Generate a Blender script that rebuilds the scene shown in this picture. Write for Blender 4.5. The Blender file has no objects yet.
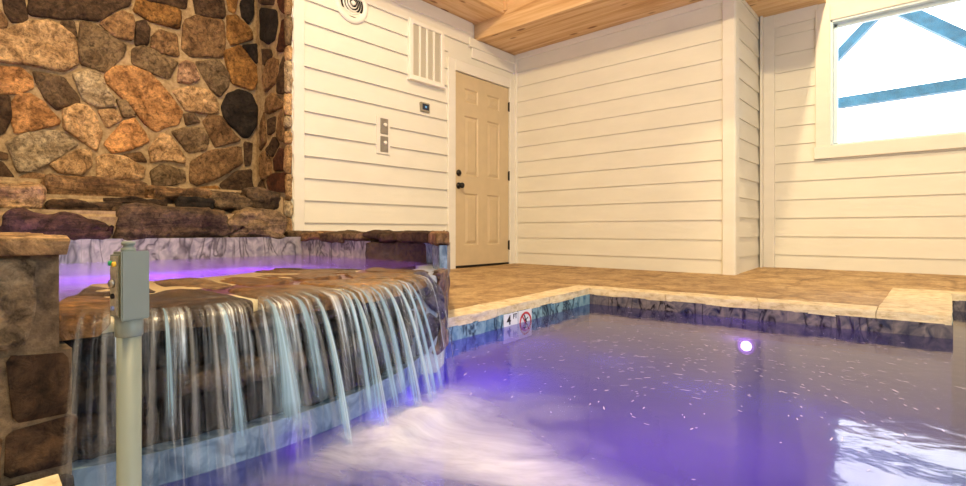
import bpy, bmesh, math, random
from mathutils import Vector, noise
PI = math.pi
random.seed(7)
scene = bpy.context.scene
C = scene.collection
R = math.radians

# ------------------------------------------------------------------ helpers
def lin(c):
    return tuple((v/12.92 if v <= .04045 else ((v+.055)/1.055)**2.4) for v in c)
def rgb(r, g, b): return lin((r/255, g/255, b/255))

def finish(name, bm, mats, parent=None, smooth=False, cols=None):
    off = parent_loc(parent)
    bm.normal_update()
    for v in bm.verts: v.co -= off
    me = bpy.data.meshes.new(name)
    bm.to_mesh(me); bm.free()
    if not isinstance(mats, (list, tuple)): mats = [mats]
    for m in mats: me.materials.append(m)
    if smooth:
        for p in me.polygons: p.use_smooth = True
    o = bpy.data.objects.new(name, me); C.objects.link(o)
    if parent: o.parent = parent
    return o
def parent_loc(p):
    v = Vector((0, 0, 0))
    while p is not None:
        v += p.location; p = p.parent
    return v
def tag(o, label=None, cat=None, group=None, kind=None):
    if label: o['label'] = label
    if cat: o['category'] = cat
    if group: o['group'] = group
    if kind: o['kind'] = kind
    return o
def struct(name, bm, m, label=None, smooth=False, parent=None):
    o = finish(name, bm, m, parent, smooth)
    if parent is None: tag(o, label, None, None, 'structure')
    return o
def empty(name, loc, label=None, cat=None, group=None, kind=None):
    o = bpy.data.objects.new(name, None); C.objects.link(o)
    o.location = loc; o.empty_display_size = .1
    return tag(o, label, cat, group, kind)
def box(bm, x0, x1, y0, y1, z0, z1, mi=0):
    vs = [bm.verts.new((x, y, z)) for x in (x0, x1) for y in (y0, y1) for z in (z0, z1)]
    for f in ((0,1,3,2),(4,6,7,5),(0,4,5,1),(2,3,7,6),(0,2,6,4),(1,5,7,3)):
        bm.faces.new([vs[i] for i in f]).material_index = mi
def bbox(*a, bev=.004, seg=2):
    bm = bmesh.new(); box(bm, *a)
    bmesh.ops.recalc_face_normals(bm, faces=bm.faces)
    bmesh.ops.bevel(bm, geom=list(bm.edges), offset=bev, segments=seg, affect='EDGES')
    return bm
def merge(bm, other):
    me = bpy.data.meshes.new('tmp'); other.to_mesh(me); other.free(); bm.from_mesh(me); bpy.data.meshes.remove(me)
def prism(bm, poly, z0, z1, zf=None):
    n = len(poly)
    a = [bm.verts.new((p[0], p[1], z0)) for p in poly]
    b = [bm.verts.new((p[0], p[1], z1 if zf is None else zf(p[0], p[1]))) for p in poly]
    bm.faces.new(a[::-1]); bm.faces.new(b)
    for i in range(n):
        bm.faces.new((a[i], a[(i+1) % n], b[(i+1) % n], b[i]))
def lathe(bm, prof, org, axis, n=24):
    """prof = [(r, h)], revolved about axis through org"""
    ax = Vector(axis).normalized()
    u = ax.orthogonal().normalized(); w = ax.cross(u)
    rings = []
    for r, h in prof:
        rings.append([bm.verts.new(Vector(org)+ax*h+(u*math.cos(2*PI*i/n)+w*math.sin(2*PI*i/n))*max(r, 1e-5)) for i in range(n)])
    for a, b in zip(rings, rings[1:]):
        for i in range(n):
            bm.faces.new((a[i], a[(i+1) % n], b[(i+1) % n], b[i]))
    bm.faces.new(rings[0][::-1]); bm.faces.new(rings[-1])
    bmesh.ops.recalc_face_normals(bm, faces=bm.faces)
def nz(p, s=1.0, o=3): return noise.fractal(Vector(p)*s, 1.0, 2.0, o)

# ------------------------------------------------------------------ materials
def newmat(name):
    m = bpy.data.materials.new(name); m.use_nodes = True
    nt = m.node_tree; b = nt.nodes['Principled BSDF']
    return m, nt, b
def N(nt, t, **kw):
    n = nt.nodes.new(t)
    for k, v in kw.items():
        if k in n.inputs: n.inputs[k].default_value = v
        else: setattr(n, k, v)
    return n
def L(nt, a, b): nt.links.new(a, b)
def ramp(nt, pts, fac):
    r = nt.nodes.new('ShaderNodeValToRGB')
    el = r.color_ramp.elements
    while len(el) < len(pts): el.new(.5)
    for e, (p, c) in zip(el, pts):
        e.position = p; e.color = (*c, 1) if len(c) == 3 else c
    L(nt, fac, r.inputs[0]); return r
def coords(nt, scale=(1, 1, 1), rot=(0, 0, 0)):
    t = nt.nodes.new('ShaderNodeTexCoord'); mp = nt.nodes.new('ShaderNodeMapping')
    mp.inputs['Scale'].default_value = scale; mp.inputs['Rotation'].default_value = rot
    L(nt, t.outputs['Object'], mp.inputs[0]); return mp.outputs[0]
def bump(nt, b, h, strength=.3, dist=.01):
    n = N(nt, 'ShaderNodeBump', Strength=strength, Distance=dist)
    L(nt, h, n.inputs['Height']); L(nt, n.outputs[0], b.inputs['Normal']); return n
def simple(name, col, rough=.5, metal=0, spec=.5, var=0, vs=8):
    m, nt, b = newmat(name)
    b.inputs['Base Color'].default_value = (*col, 1); b.inputs['Roughness'].default_value = rough
    b.inputs['Metallic'].default_value = metal; b.inputs['Specular IOR Level'].default_value = spec
    if var:
        n = N(nt, 'ShaderNodeTexNoise', Scale=vs, Detail=5); L(nt, coords(nt), n.inputs['Vector'])
        r = ramp(nt, [(.3, tuple(c*(1-var) for c in col)), (.7, tuple(min(1, c*(1+var)) for c in col))], n.outputs['Fac'])
        L(nt, r.outputs[0], b.inputs['Base Color'])
    return m
def stone_mat(name, wet=0.0, layered=False):
    """per-stone colour from the mesh, mottled and veined"""
    m, nt, b = newmat(name)
    at = N(nt, 'ShaderNodeVertexColor', layer_name='Col')
    co = coords(nt)
    n1 = N(nt, 'ShaderNodeTexNoise', Scale=8, Detail=9, Roughness=.72, Distortion=.8); L(nt, co, n1.inputs['Vector'])
    n2 = N(nt, 'ShaderNodeTexNoise', Scale=38, Detail=8, Roughness=.75, Distortion=.5); L(nt, co, n2.inputs['Vector'])
    r1 = ramp(nt, [(.33, (.16, .13, .11)), (.45, (.62, .56, .5)), (.56, (1, 1, 1)), (.68, (1.5, 1.45, 1.35))], n1.outputs['Fac'])
    r2 = ramp(nt, [(.36, (.18, .16, .14)), (.5, (.95, .95, .95)), (.66, (1.6, 1.55, 1.45))], n2.outputs['Fac'])
    m1 = N(nt, 'ShaderNodeMix', data_type='RGBA', blend_type='MULTIPLY'); m1.inputs[0].default_value = .9
    L(nt, at.outputs['Color'], m1.inputs[6]); L(nt, r1.outputs[0], m1.inputs[7])
    m2 = N(nt, 'ShaderNodeMix', data_type='RGBA', blend_type='MULTIPLY'); m2.inputs[0].default_value = .85
    L(nt, m1.outputs[2], m2.inputs[6]); L(nt, r2.outputs[0], m2.inputs[7])
    src = m2.outputs[2]
    if layered:
        n3 = N(nt, 'ShaderNodeTexNoise', Scale=1, Detail=6, Roughness=.65, Distortion=.6); L(nt, coords(nt, (5, 5, 42), (.12, .05, 0)), n3.inputs['Vector'])
        r3 = ramp(nt, [(.36, (.22, .19, .17)), (.5, (.9, .9, .9)), (.66, (1.35, 1.3, 1.2))], n3.outputs['Fac'])
        m3 = N(nt, 'ShaderNodeMix', data_type='RGBA', blend_type='MULTIPLY'); m3.inputs[0].default_value = .8
        L(nt, src, m3.inputs[6]); L(nt, r3.outputs[0], m3.inputs[7]); src = m3.outputs[2]
    L(nt, src, b.inputs['Base Color'])
    b.inputs['Roughness'].default_value = .85 - .6*wet
    b.inputs['Specular IOR Level'].default_value = .25 + .4*wet
    bump(nt, b, n2.outputs['Fac'], .9, .02)
    return m
M_stone = stone_mat('fieldstone')
M_wetstone = stone_mat('wet_stone', 1.0)
M_ledge = stone_mat('layered_ledge_stone', .1, True)
def mortar_mat():
    m, nt, b = newmat('mortar')
    n = N(nt, 'ShaderNodeTexNoise', Scale=30, Detail=6, Roughness=.7); L(nt, coords(nt), n.inputs['Vector'])
    r = ramp(nt, [(.3, rgb(128, 104, 74)), (.7, rgb(186, 160, 122))], n.outputs['Fac'])
    L(nt, r.outputs[0], b.inputs['Base Color']); b.inputs['Roughness'].default_value = .95
    b.inputs['Specular IOR Level'].default_value = .1
    bump(nt, b, n.outputs['Fac'], .6, .008); return m
M_mortar = mortar_mat()
def paint(name, col):
    m, nt, b = newmat(name)
    n = N(nt, 'ShaderNodeTexNoise', Scale=2.5, Detail=6, Roughness=.6); L(nt, coords(nt, (1, 1, 3)), n.inputs['Vector'])
    r = ramp(nt, [(.3, tuple(c*.93 for c in col)), (.7, col)], n.outputs['Fac'])
    L(nt, r.outputs[0], b.inputs['Base Color']); b.inputs['Roughness'].default_value = .5
    b.inputs['Specular IOR Level'].default_value = .3
    w = N(nt, 'ShaderNodeTexNoise', Scale=1, Detail=5); L(nt, coords(nt, (6, 6, 160)), w.inputs['Vector'])
    bump(nt, b, w.outputs['Fac'], .12, .004); return m
M_paint = paint('siding_paint', (.82, .785, .68))
M_trim = paint('trim_paint', (.84, .80, .71))
M_door = simple('door_paint', (.62, .485, .30), .45, var=.04)
M_black = simple('black_iron', (.02, .017, .015), .4, .6)
def pine(name, axis):
    m, nt, b = newmat(name)
    sc = [14, 14, 14]; sc[axis] = .7
    co = coords(nt, tuple(sc))
    n = N(nt, 'ShaderNodeTexNoise', Scale=1.0, Detail=7, Roughness=.62, Distortion=.9); L(nt, co, n.inputs['Vector'])
    r = ramp(nt, [(.28, rgb(180, 132, 84)), (.45, rgb(216, 176, 126)), (.62, rgb(234, 202, 156)), (.8, rgb(204, 160, 110))], n.outputs['Fac'])
    ks = [6, 6, 6]; ks[axis] = 2.2
    v = N(nt, 'ShaderNodeTexVoronoi', Scale=1.0, Randomness=1.0); L(nt, coords(nt, tuple(ks)), v.inputs['Vector'])
    kr = ramp(nt, [(0, (.16, .07, .03)), (.09, (.34, .18, .09)), (.15, (1, 1, 1))], v.outputs['Distance'])
    mx = N(nt, 'ShaderNodeMix', data_type='RGBA', blend_type='MULTIPLY'); mx.inputs[0].default_value = .85
    L(nt, r.outputs[0], mx.inputs[6]); L(nt, kr.outputs[0], mx.inputs[7])
    L(nt, mx.outputs[2], b.inputs['Base Color']); b.inputs['Roughness'].default_value = .55
    b.inputs['Specular IOR Level'].default_value = .25
    return m
M_pine_x = pine('pine_along_x', 0); M_pine_y = pine('pine_along_y', 1); M_pine_z = pine('pine_upright', 2)
def deck_mat():
    m, nt, b = newmat('stamped_concrete')
    co = coords(nt)
    n = N(nt, 'ShaderNodeTexNoise', Scale=5, Detail=9, Roughness=.72, Distortion=.6); L(nt, co, n.inputs['Vector'])
    n2 = N(nt, 'ShaderNodeTexNoise', Scale=38, Detail=6, Roughness=.7); L(nt, co, n2.inputs['Vector'])
    r = ramp(nt, [(.3, rgb(108, 80, 50)), (.44, rgb(170, 136, 92)), (.58, rgb(200, 168, 120)), (.75, rgb(218, 190, 144))], n.outputs['Fac'])
    r2 = ramp(nt, [(.35, (.62, .56, .5)), (.55, (1, 1, 1)), (.7, (1.2, 1.15, 1.1))], n2.outputs['Fac'])
    v = N(nt, 'ShaderNodeTexVoronoi', Scale=1.7, feature='DISTANCE_TO_EDGE')
    d = N(nt, 'ShaderNodeTexNoise', Scale=3, Detail=3); L(nt, co, d.inputs['Vector'])
    ad = N(nt, 'ShaderNodeMix', data_type='VECTOR'); ad.inputs[0].default_value = .15
    L(nt, co, ad.inputs[4]); L(nt, d.outputs['Color'], ad.inputs[5]); L(nt, ad.outputs[1], v.inputs['Vector'])
    jr = ramp(nt, [(0, (.55, .48, .4)), (.012, (.85, .82, .78)), (.03, (1, 1, 1))], v.outputs['Distance'])
    m1 = N(nt, 'ShaderNodeMix', data_type='RGBA', blend_type='MULTIPLY'); m1.inputs[0].default_value = .8
    L(nt, r.outputs[0], m1.inputs[6]); L(nt, r2.outputs[0], m1.inputs[7])
    m2 = N(nt, 'ShaderNodeMix', data_type='RGBA', blend_type='MULTIPLY'); m2.inputs[0].default_value = .7
    L(nt, m1.outputs[2], m2.inputs[6]); L(nt, jr.outputs[0], m2.inputs[7])
    L(nt, m2.outputs[2], b.inputs['Base Color']); b.inputs['Roughness'].default_value = .6
    bump(nt, b, n2.outputs['Fac'], .5, .01); return m
M_deck = deck_mat()
def coping_mat():
    m, nt, b = newmat('limestone_coping')
    n = N(nt, 'ShaderNodeTexNoise', Scale=16, Detail=8, Roughness=.7); L(nt, coords(nt, (1, 1, 2)), n.inputs['Vector'])
    r = ramp(nt, [(.3, rgb(186, 160, 118)), (.5, rgb(226, 206, 168)), (.7, rgb(240, 226, 196))], n.outputs['Fac'])
    L(nt, r.outputs[0], b.inputs['Base Color']); b.inputs['Roughness'].default_value = .75
    bump(nt, b, n.outputs['Fac'], .6, .012); return m
M_coping = coping_mat()
def tile_mat(name, a, bcol, vein, scale=.15, axis=0):
    """marbled waterline tile: grout joints along one axis, dark veins"""
    m, nt, b = newmat(name)
    co = coords(nt)
    n = N(nt, 'ShaderNodeTexNoise', Scale=14, Detail=5, Distortion=1.6); L(nt, co, n.inputs['Vector'])
    r = ramp(nt, [(.3, a), (.65, bcol)], n.outputs['Fac'])
    v = N(nt, 'ShaderNodeTexNoise', Scale=3.6, Detail=3, Roughness=.6, Distortion=1.6); L(nt, coords(nt, (1.4, 1.4, .6), (.5, .3, .2)), v.inputs['Vector'])
    vr = ramp(nt, [(.44, (1, 1, 1)), (.485, vein), (.53, (1, 1, 1))], v.outputs['Fac'])
    mx = N(nt, 'ShaderNodeMix', data_type='RGBA', blend_type='MULTIPLY'); mx.inputs[0].default_value = 1
    L(nt, r.outputs[0], mx.inputs[6]); L(nt, vr.outputs[0], mx.inputs[7])
    sp = N(nt, 'ShaderNodeSeparateXYZ'); L(nt, co, sp.inputs[0])
    dv = N(nt, 'ShaderNodeMath', operation='DIVIDE'); dv.inputs[1].default_value = scale
    if axis == 2:
        su = N(nt, 'ShaderNodeMath', operation='ADD'); L(nt, sp.outputs[0], su.inputs[0]); L(nt, sp.outputs[1], su.inputs[1]); L(nt, su.outputs[0], dv.inputs[0])
    else: L(nt, sp.outputs[axis], dv.inputs[0])
    fr = N(nt, 'ShaderNodeMath', operation='FRACT'); L(nt, dv.outputs[0], fr.inputs[0])
    g = ramp(nt, [(0, (0, 0, 0)), (.03, (1, 1, 1))], fr.outputs[0])
    mg = N(nt, 'ShaderNodeMix', data_type='RGBA'); L(nt, g.outputs[0], mg.inputs[0])
    mg.inputs[6].default_value = (*tuple(.6*c for c in bcol), 1); L(nt, mx.outputs[2], mg.inputs[7])
    L(nt, mg.outputs[2], b.inputs['Base Color']); b.inputs['Roughness'].default_value = .25
    return m
M_tile_y = tile_mat('waterline_tile_west', rgb(70, 112, 140), rgb(140, 176, 186), (.06, .09, .14), .15, 1)
M_tile_x = tile_mat('waterline_tile_north', rgb(50, 54, 74), rgb(128, 118, 118), (.06, .05, .06), .15, 0)
M_tile_spa = tile_mat('spa_tile', rgb(112, 108, 116), rgb(168, 160, 156), (.3, .28, .3), .16, 2)
M_tile_arc = tile_mat('spa_foot_tile', rgb(84, 104, 124), rgb(142, 162, 176), (.5, .56, .62), .15, 2)
M_plaster = simple('pool_plaster', (.20, .21, .26), .7, var=.12, vs=3)
M_spaplaster = simple('spa_plaster', (.72, .68, .80), .7)
M_white = simple('white_enamel', (.84, .80, .72), .4)
M_steel = simple('brushed_steel', (.42, .40, .37), .38, .85)
M_grey = simple('grey_plastic', (.20, .23, .20), .45, var=.03, vs=20)
M_greyface = simple('weathered_plastic', (.36, .34, .28), .6, var=.35, vs=120)
def emit(name, col, s):
    m, nt, b = newmat(name)
    b.inputs['Base Color'].default_value = (*col, 1)
    b.inputs['Emission Color'].default_value = (*col, 1); b.inputs['Emission Strength'].default_value = s
    return m

def water_mat(name, tint, rough, b1, b2, s1, s2, base=.0, milky=0., mcol=(.6, .6, .9)):
    m, nt, p = newmat(name)
    out = nt.nodes['Material Output']; nt.nodes.remove(p)
    tr = N(nt, 'ShaderNodeBsdfTransparent'); tr.inputs[0].default_value = (*tint, 1)
    gl = N(nt, 'ShaderNodeBsdfGlossy'); gl.inputs['Roughness'].default_value = rough
    gl.inputs['Color'].default_value = (.95, .95, 1, 1)
    n1 = N(nt, 'ShaderNodeTexNoise', Scale=1, Detail=3, Distortion=.4); L(nt, coords(nt, s1), n1.inputs['Vector'])
    n2 = N(nt, 'ShaderNodeTexNoise', Scale=1, Detail=2, Distortion=.3); L(nt, coords(nt, s2), n2.inputs['Vector'])
    u1 = N(nt, 'ShaderNodeBump', Strength=b1, Distance=.05); L(nt, n1.outputs['Fac'], u1.inputs['Height'])
    u2 = N(nt, 'ShaderNodeBump', Strength=b2, Distance=.02); L(nt, n2.outputs['Fac'], u2.inputs['Height']); L(nt, u1.outputs[0], u2.inputs['Normal'])
    L(nt, u2.outputs[0], gl.inputs['Normal'])
    fr = N(nt, 'ShaderNodeFresnel'); fr.inputs['IOR'].default_value = 1.33; L(nt, u2.outputs[0], fr.inputs['Normal'])
    low = tr.outputs[0]
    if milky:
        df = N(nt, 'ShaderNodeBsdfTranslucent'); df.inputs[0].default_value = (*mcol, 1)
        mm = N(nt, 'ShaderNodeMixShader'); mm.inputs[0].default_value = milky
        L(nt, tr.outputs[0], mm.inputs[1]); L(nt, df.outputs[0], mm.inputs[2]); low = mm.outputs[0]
    mx = N(nt, 'ShaderNodeMixShader'); L(nt, fr.outputs[0], mx.inputs[0]); L(nt, low, mx.inputs[1]); L(nt, gl.outputs[0], mx.inputs[2])
    L(nt, mx.outputs[0], out.inputs[0]); return m
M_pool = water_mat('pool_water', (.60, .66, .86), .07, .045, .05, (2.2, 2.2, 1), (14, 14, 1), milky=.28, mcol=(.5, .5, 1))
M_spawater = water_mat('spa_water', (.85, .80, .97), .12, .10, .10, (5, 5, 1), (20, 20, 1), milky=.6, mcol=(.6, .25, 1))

# ------------------------------------------------------------------ stones
STONE = {'dk': (84, 64, 46), 'bl': (46, 38, 32), 'br': (140, 108, 74), 'tan': (196, 160, 116), 'or': (196, 144, 92),
         'gd': (150, 108, 58), 'gy': (130, 108, 80), 'lg': (186, 166, 134), 'pk': (176, 140, 112), 'rd': (84, 48, 30),
         'gb': (104, 84, 62), 'pu': (88, 62, 58), 'wet': (46, 34, 26), 'wb': (128, 90, 50)}
def newbm():
    bm = bmesh.new(); return bm, bm.loops.layers.float_color.new('Col')
def colour(bm, lay, faces, key, jit=.08):
    c = STONE[key] if isinstance(key, str) else key
    j = 1+random.uniform(-jit, jit)
    c = rgb(*[min(255, v*j) for v in c])
    for f in faces:
        for l in f.loops: l[lay] = (*c, 1)
def chaikin(P, k=1, cut=.2):
    for _ in range(k):
        Q = []
        for i in range(len(P)):
            a, b = P[i], P[(i+1) % len(P)]
            Q += [(a[0]+(b[0]-a[0])*cut, a[1]+(b[1]-a[1])*cut), (a[0]+(b[0]-a[0])*(1-cut), a[1]+(b[1]-a[1])*(1-cut))]
        P = Q
    return P
def densify(P, step):
    Q = []
    for i in range(len(P)):
        a, b = P[i], P[(i+1) % len(P)]
        n = max(1, int(math.hypot(b[0]-a[0], b[1]-a[1])/step+.5))
        Q += [(a[0]+(b[0]-a[0])*k/n, a[1]+(b[1]-a[1])*k/n) for k in range(n)]
    return Q
def grow(P, g):
    cx = sum(p[0] for p in P)/len(P); cy = sum(p[1] for p in P)/len(P); Q = []
    for x, y in P:
        l = math.hypot(x-cx, y-cy)+1e-6; k = 1+g/l; Q.append((cx+(x-cx)*k, cy+(y-cy)*k))
    return Q
def relief(bm, lay, poly, fn, depth, key, rough=.012, sink=.01, step=.03, edge=.85):
    """a stone whose outline is poly (2D); fn(u, v, h) maps to 3D with h the height off the mortar"""
    P = densify(chaikin(poly, 1, .09), step)
    cx = sum(p[0] for p in P)/len(P); cy = sum(p[1] for p in P)/len(P)
    sd = random.uniform(0, 50); tu, tv = random.uniform(-.06, .06), random.uniform(-.06, .06)
    rings = []
    for s, h in ((1.0, -sink), (.995, depth*.55), (.965, depth*edge), (.85, depth), (.6, depth*1.03), (.3, depth*1.03)):
        ring = []
        for x, y in P:
            u, v = cx+(x-cx)*s, cy+(y-cy)*s
            hh = h
            if h > 0:
                hh += rough*nz((u+sd, v, 1), 9)*min(1, 2*h/depth) + rough*1.4*nz((u, v+sd, 4), 3.5) + (tu*(u-cx)+tv*(v-cy))*.6
            if h > .5*depth: hh = max(hh, depth*.55)
            if s > .9:
                k = 1+.035*nz((u, v, sd), 16); u, v = cx+(u-cx)*k, cy+(v-cy)*k
            ring.append(bm.verts.new(fn(u, v, hh)))
        rings.append(ring)
    ctr = bm.verts.new(fn(cx, cy, depth*1.05+rough*nz((cx+sd, cy, 1), 9)))
    fs = []; n = len(P)
    for a, b in zip(rings, rings[1:]):
        for i in range(n): fs.append(bm.faces.new((a[i], a[(i+1) % n], b[(i+1) % n], b[i])))
    for i in range(n): fs.append(bm.faces.new((rings[-1][i], rings[-1][(i+1) % n], ctr)))
    for f in fs: f.smooth = True
    colour(bm, lay, fs, key)
def rock(bm, lay, x0, x1, y0, y1, z0, z1, key, rad=.03, amp=.014, n=9, seed=None, shape=None):
    """a rough rounded block filling the box"""
    sd = random.uniform(0, 99) if seed is None else seed
    c = Vector(((x0+x1)/2, (y0+y1)/2, (z0+z1)/2)); h = Vector(((x1-x0)/2, (y1-y0)/2, (z1-z0)/2))
    rad = min(rad, min(h)*.9); tmp = {}; fs = []
    def V(p):
        k = tuple(round(q, 5) for q in p)
        if k in tmp: return tmp[k]
        q = Vector((p[0]*h.x, p[1]*h.y, p[2]*h.z))
        inn = Vector([max(-(h[i]-rad), min(h[i]-rad, q[i])) for i in range(3)])
        d = q-inn
        if d.length > 1e-9: q = inn+d.normalized()*rad
        w = c+q
        nv = Vector((nz((w.x+sd, w.y, w.z), 7), nz((w.x, w.y+sd, w.z), 7), nz((w.x, w.y, w.z+sd), 7)))
        w = w+nv*amp + (q.normalized()*amp*.8*nz((w.x+sd, w.y+sd, w.z), 16))
        if shape: w = shape(w)
        tmp[k] = bm.verts.new(w); return tmp[k]
    for ax in range(3):
        for sg in (-1, 1):
            for i in range(n):
                for j in range(n):
                    cs = []
                    for di, dj in ((0, 0), (1, 0), (1, 1), (0, 1)):
                        p = [0, 0, 0]; p[ax] = sg; p[(ax+1) % 3] = -1+2*(i+di)/n; p[(ax+2) % 3] = -1+2*(j+dj)/n
                        cs.append(V(p))
                    if sg < 0: cs.reverse()
                    f = bm.faces.new(cs); f.smooth = True; fs.append(f)
    colour(bm, lay, fs, key)
def clip(poly, p, nrm):
    out = []
    for i in range(len(poly)):
        a, b = poly[i], poly[(i+1) % len(poly)]
        da = (a[0]-p[0])*nrm[0]+(a[1]-p[1])*nrm[1]; db = (b[0]-p[0])*nrm[0]+(b[1]-p[1])*nrm[1]
        if da <= 0: out.append(a)
        if (da < 0 < db) or (db < 0 < da):
            t = da/(da-db); out.append((a[0]+(b[0]-a[0])*t, a[1]+(b[1]-a[1])*t))
    return out
def voronoi(seeds, bounds, gap):
    res = []
    for i, s in enumerate(seeds):
        poly = list(bounds)
        for j, t in enumerate(seeds):
            if i == j: continue
            d = (t[0]-s[0], t[1]-s[1]); l = math.hypot(*d)
            if l > 1.6: continue
            m = ((s[0]+t[0])/2-d[0]/l*gap/2, (s[1]+t[1])/2-d[1]/l*gap/2)
            poly = clip(poly, m, d)
            if len(poly) < 3: break
        if len(poly) >= 3: res.append((s, poly))
    return res

# ------------------------------------------------------------------ camera (low, looking into the room's far corner)
YAW = R(41.65); FPX = 508.6; HC = .392; CYP = 230.5
cd = bpy.data.cameras.new('camera'); cam = bpy.data.objects.new('camera', cd); C.objects.link(cam)
cam.location = (0, 0, HC); cam.rotation_euler = (R(90), 0, YAW)
cd.sensor_width = 36; cd.lens = 36*FPX/966; cd.shift_y = -(243-CYP)/966; cd.clip_start = .05
scene.camera = cam

# plane coordinates for stones read off the alcove walls (plan of the room: A wall at x=-3.71, alcove back at x=-4.3)
XA, XC, YR, YB, XE, YD = -3.711, -4.3, 1.946, 4.723, -1.283, 5.592
def on_x(px, py, X):
    r = (px-483)/FPX; d = X/(r*math.cos(YAW)-math.sin(YAW))
    return (d*(r*math.sin(YAW)+math.cos(YAW)), HC+(CYP-py)/FPX*d)
def on_y(px, py, Y):
    r = (px-483)/FPX; d = Y/(r*math.sin(YAW)+math.cos(YAW))
    return (d*(r*math.cos(YAW)-math.sin(YAW)), HC+(CYP-py)/FPX*d)

# ------------------------------------------------------------------ setting: lap siding walls
STEP = .1755
def siding(name, m, along, fixed, a0, a1, z0, z1, off, face, label, thick=.10, lip=.012):
    """one wall of lap boards; along='x' or 'y'; face=+1/-1 direction of the outward normal on the other axis"""
    bm = bmesh.new()
    def V(a, d, z): return bm.verts.new((a, fixed+face*d, z) if along == 'x' else (fixed+face*d, a, z))
    prof = []
    z = off-STEP
    while z < z1:
        lo, hi = max(z, z0), min(z+STEP, z1)
        if hi > lo:
            t0 = lip*(1-(lo-z)/STEP); t1 = lip*(1-(hi-z)/STEP)
            if prof: prof.append((prof[-1][0]+.002, lo+.001))
            prof += [(t0, lo), (t1*.95, hi)]
            if hi < z1: prof.append((-.004, hi-.0005)); prof.append((-.004, hi+.003)) if False else None
        z += STEP
    prof = [p for p in prof if p]
    prof = [(-thick, z0)]+[(d, zz) for d, zz in prof]+[(-thick, z1)]
    A = [V(a0, d, zz) for d, zz in prof]; B = [V(a1, d, zz) for d, zz in prof]
    n = len(prof)
    for i in range(n): bm.faces.new((A[i], B[i], B[(i+1) % n], A[(i+1) % n]))
    bm.faces.new(A[::-1]); bm.faces.new(B)
    bmesh.ops.recalc_face_normals(bm, faces=bm.faces)
    return struct(name, bm, m, label)
ZT = 4.1
# each wall: flat backing with trims in front
siding('wall_left', M_paint, 'y', XA, YR+.005, 3.62, -.02, ZT, .1035, 1, 'cream lap siding wall behind the spa, holding the door and vents', lip=.018)
bm = bmesh.new()
box(bm, XA-.10, XA, 3.60, 3.715, -.02, ZT); box(bm, XA-.10, XA, 4.617, YB+.1, -.02, ZT); box(bm, XA-.10, XA, 3.715, 4.617, 2.045, ZT)
struct('wall_left', bm, M_paint, 'plain painted wall around the tan door')
siding('wall_back', M_paint, 'x', YB, XA, XE, -.02, ZT, .135, -1, 'cream lap siding wall facing the pool between door and corner post', thick=.10)
siding('wall_return', M_paint, 'y', XE-.018, YB+.09, YD, -.02, ZT, .158, 1, 'short cool-lit siding return beside the corner post')
# right wall with the window opening
WX0, WX1, WZ0, WZ1 = -.715, .95, 1.165, 2.305
siding('wall_right', M_paint, 'x', YD, XE-.1, WX0-.02, -.02, ZT, .16, -1, 'cream lap siding wall under and beside the window')
siding('wall_right', M_paint, 'x', YD, WX0-.02, WX1+.02, -.02, WZ0-.02, .16, -1, 'cream lap siding wall below the window')
siding('wall_right', M_paint, 'x', YD, WX1+.02, 2.7, -.02, ZT, .16, -1, 'cream lap siding wall beyond the window')
siding('wall_right', M_paint, 'x', YD, WX0-.02, WX1+.02, WZ1+.02, ZT, .16, -1, 'cream lap siding wall above the window')
# unseen sides of the room
bm = bmesh.new(); box(bm, 2.6, 2.7, -2.4, YD, -1.3, ZT); struct('wall_east', bm, M_paint, 'plain painted wall closing the pool room')
bm = bmesh.new(); box(bm, -5, 2.7, -2.5, -2.4, -1.3, ZT); struct('wall_front', bm, M_paint, 'plain painted wall behind the camera')
bm = bmesh.new(); box(bm, -5, 2.7, -2.5, YD+.1, ZT, ZT+.1); struct('ceiling', bm, M_pine_x, 'pine plank ceiling high over the pool')

# trims
trims = []
def trimbox(a, label, m=M_trim, bev=.004):
    bm = bbox(*a, bev=bev, seg=1)
    trims.append(struct('trim_%d' % (len(trims)+1), bm, m, label))
trimbox((XA-.01, XA+.026, YR+.012, 2.045, -.01, ZT), 'white corner board at the end of the stone alcove')
trimbox((XA, XA+.028, 3.615, 3.722, -.01, 2.155), 'white casing board on the knob side of the door')
trimbox((XA, XA+.028, 4.615, YB-.01, -.01, 2.155), 'white casing board on the hinge side of the door')
trimbox((XA, XA+.028, 3.722, 4.615, 2.045, 2.155), 'white head casing over the door')
trimbox((XA, XA+.022, YR+.1, 3.975, 2.365, 2.62), 'white frieze board under the wall beam')
trimbox((XA, XA+.022, 3.975, YB-.01, 2.235, 2.44), 'white frieze board under the pine soffit above the door')
trimbox((XA, XA+.034, YR+.1, 3.975, 2.475, 2.6), 'white upper frieze strip under the wall beam')
trimbox((XA, XA+.034, 3.93, YB-.01, 2.345, 2.44), 'white upper frieze strip above the door')
trimbox((XA+.001, XA+.055, YB-.024, YB+.01, -.01, 2.44), 'narrow white corner strip beside the door')
trimbox((XA+.05, XE-.1, YB-.022, YB+.01, 2.385, 2.45), 'white frieze strip under the soffit on the back wall')
trimbox((-1.388, XE-.006, YB-.026, YB+.05, -.01, 2.45), 'wide face of the white corner post')
trimbox((XE-.05, XE-.002, YB-.02, YB+.10, -.01, 2.49), 'return face of the white corner post')
trimbox((XE, XE+.022, YD-.08, YD+.01, 0, 2.49), 'white corner strip on the short return')
trimbox((XE+.02, XE+.115, YD-.026, YD+.01, 0, 2.49), 'white corner board at the inside corner by the window')
trimbox((XE+.11, WX0-.1, YD-.02, YD+.01, 2.36, 2.49), 'white frieze board beside the window casing')

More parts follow.
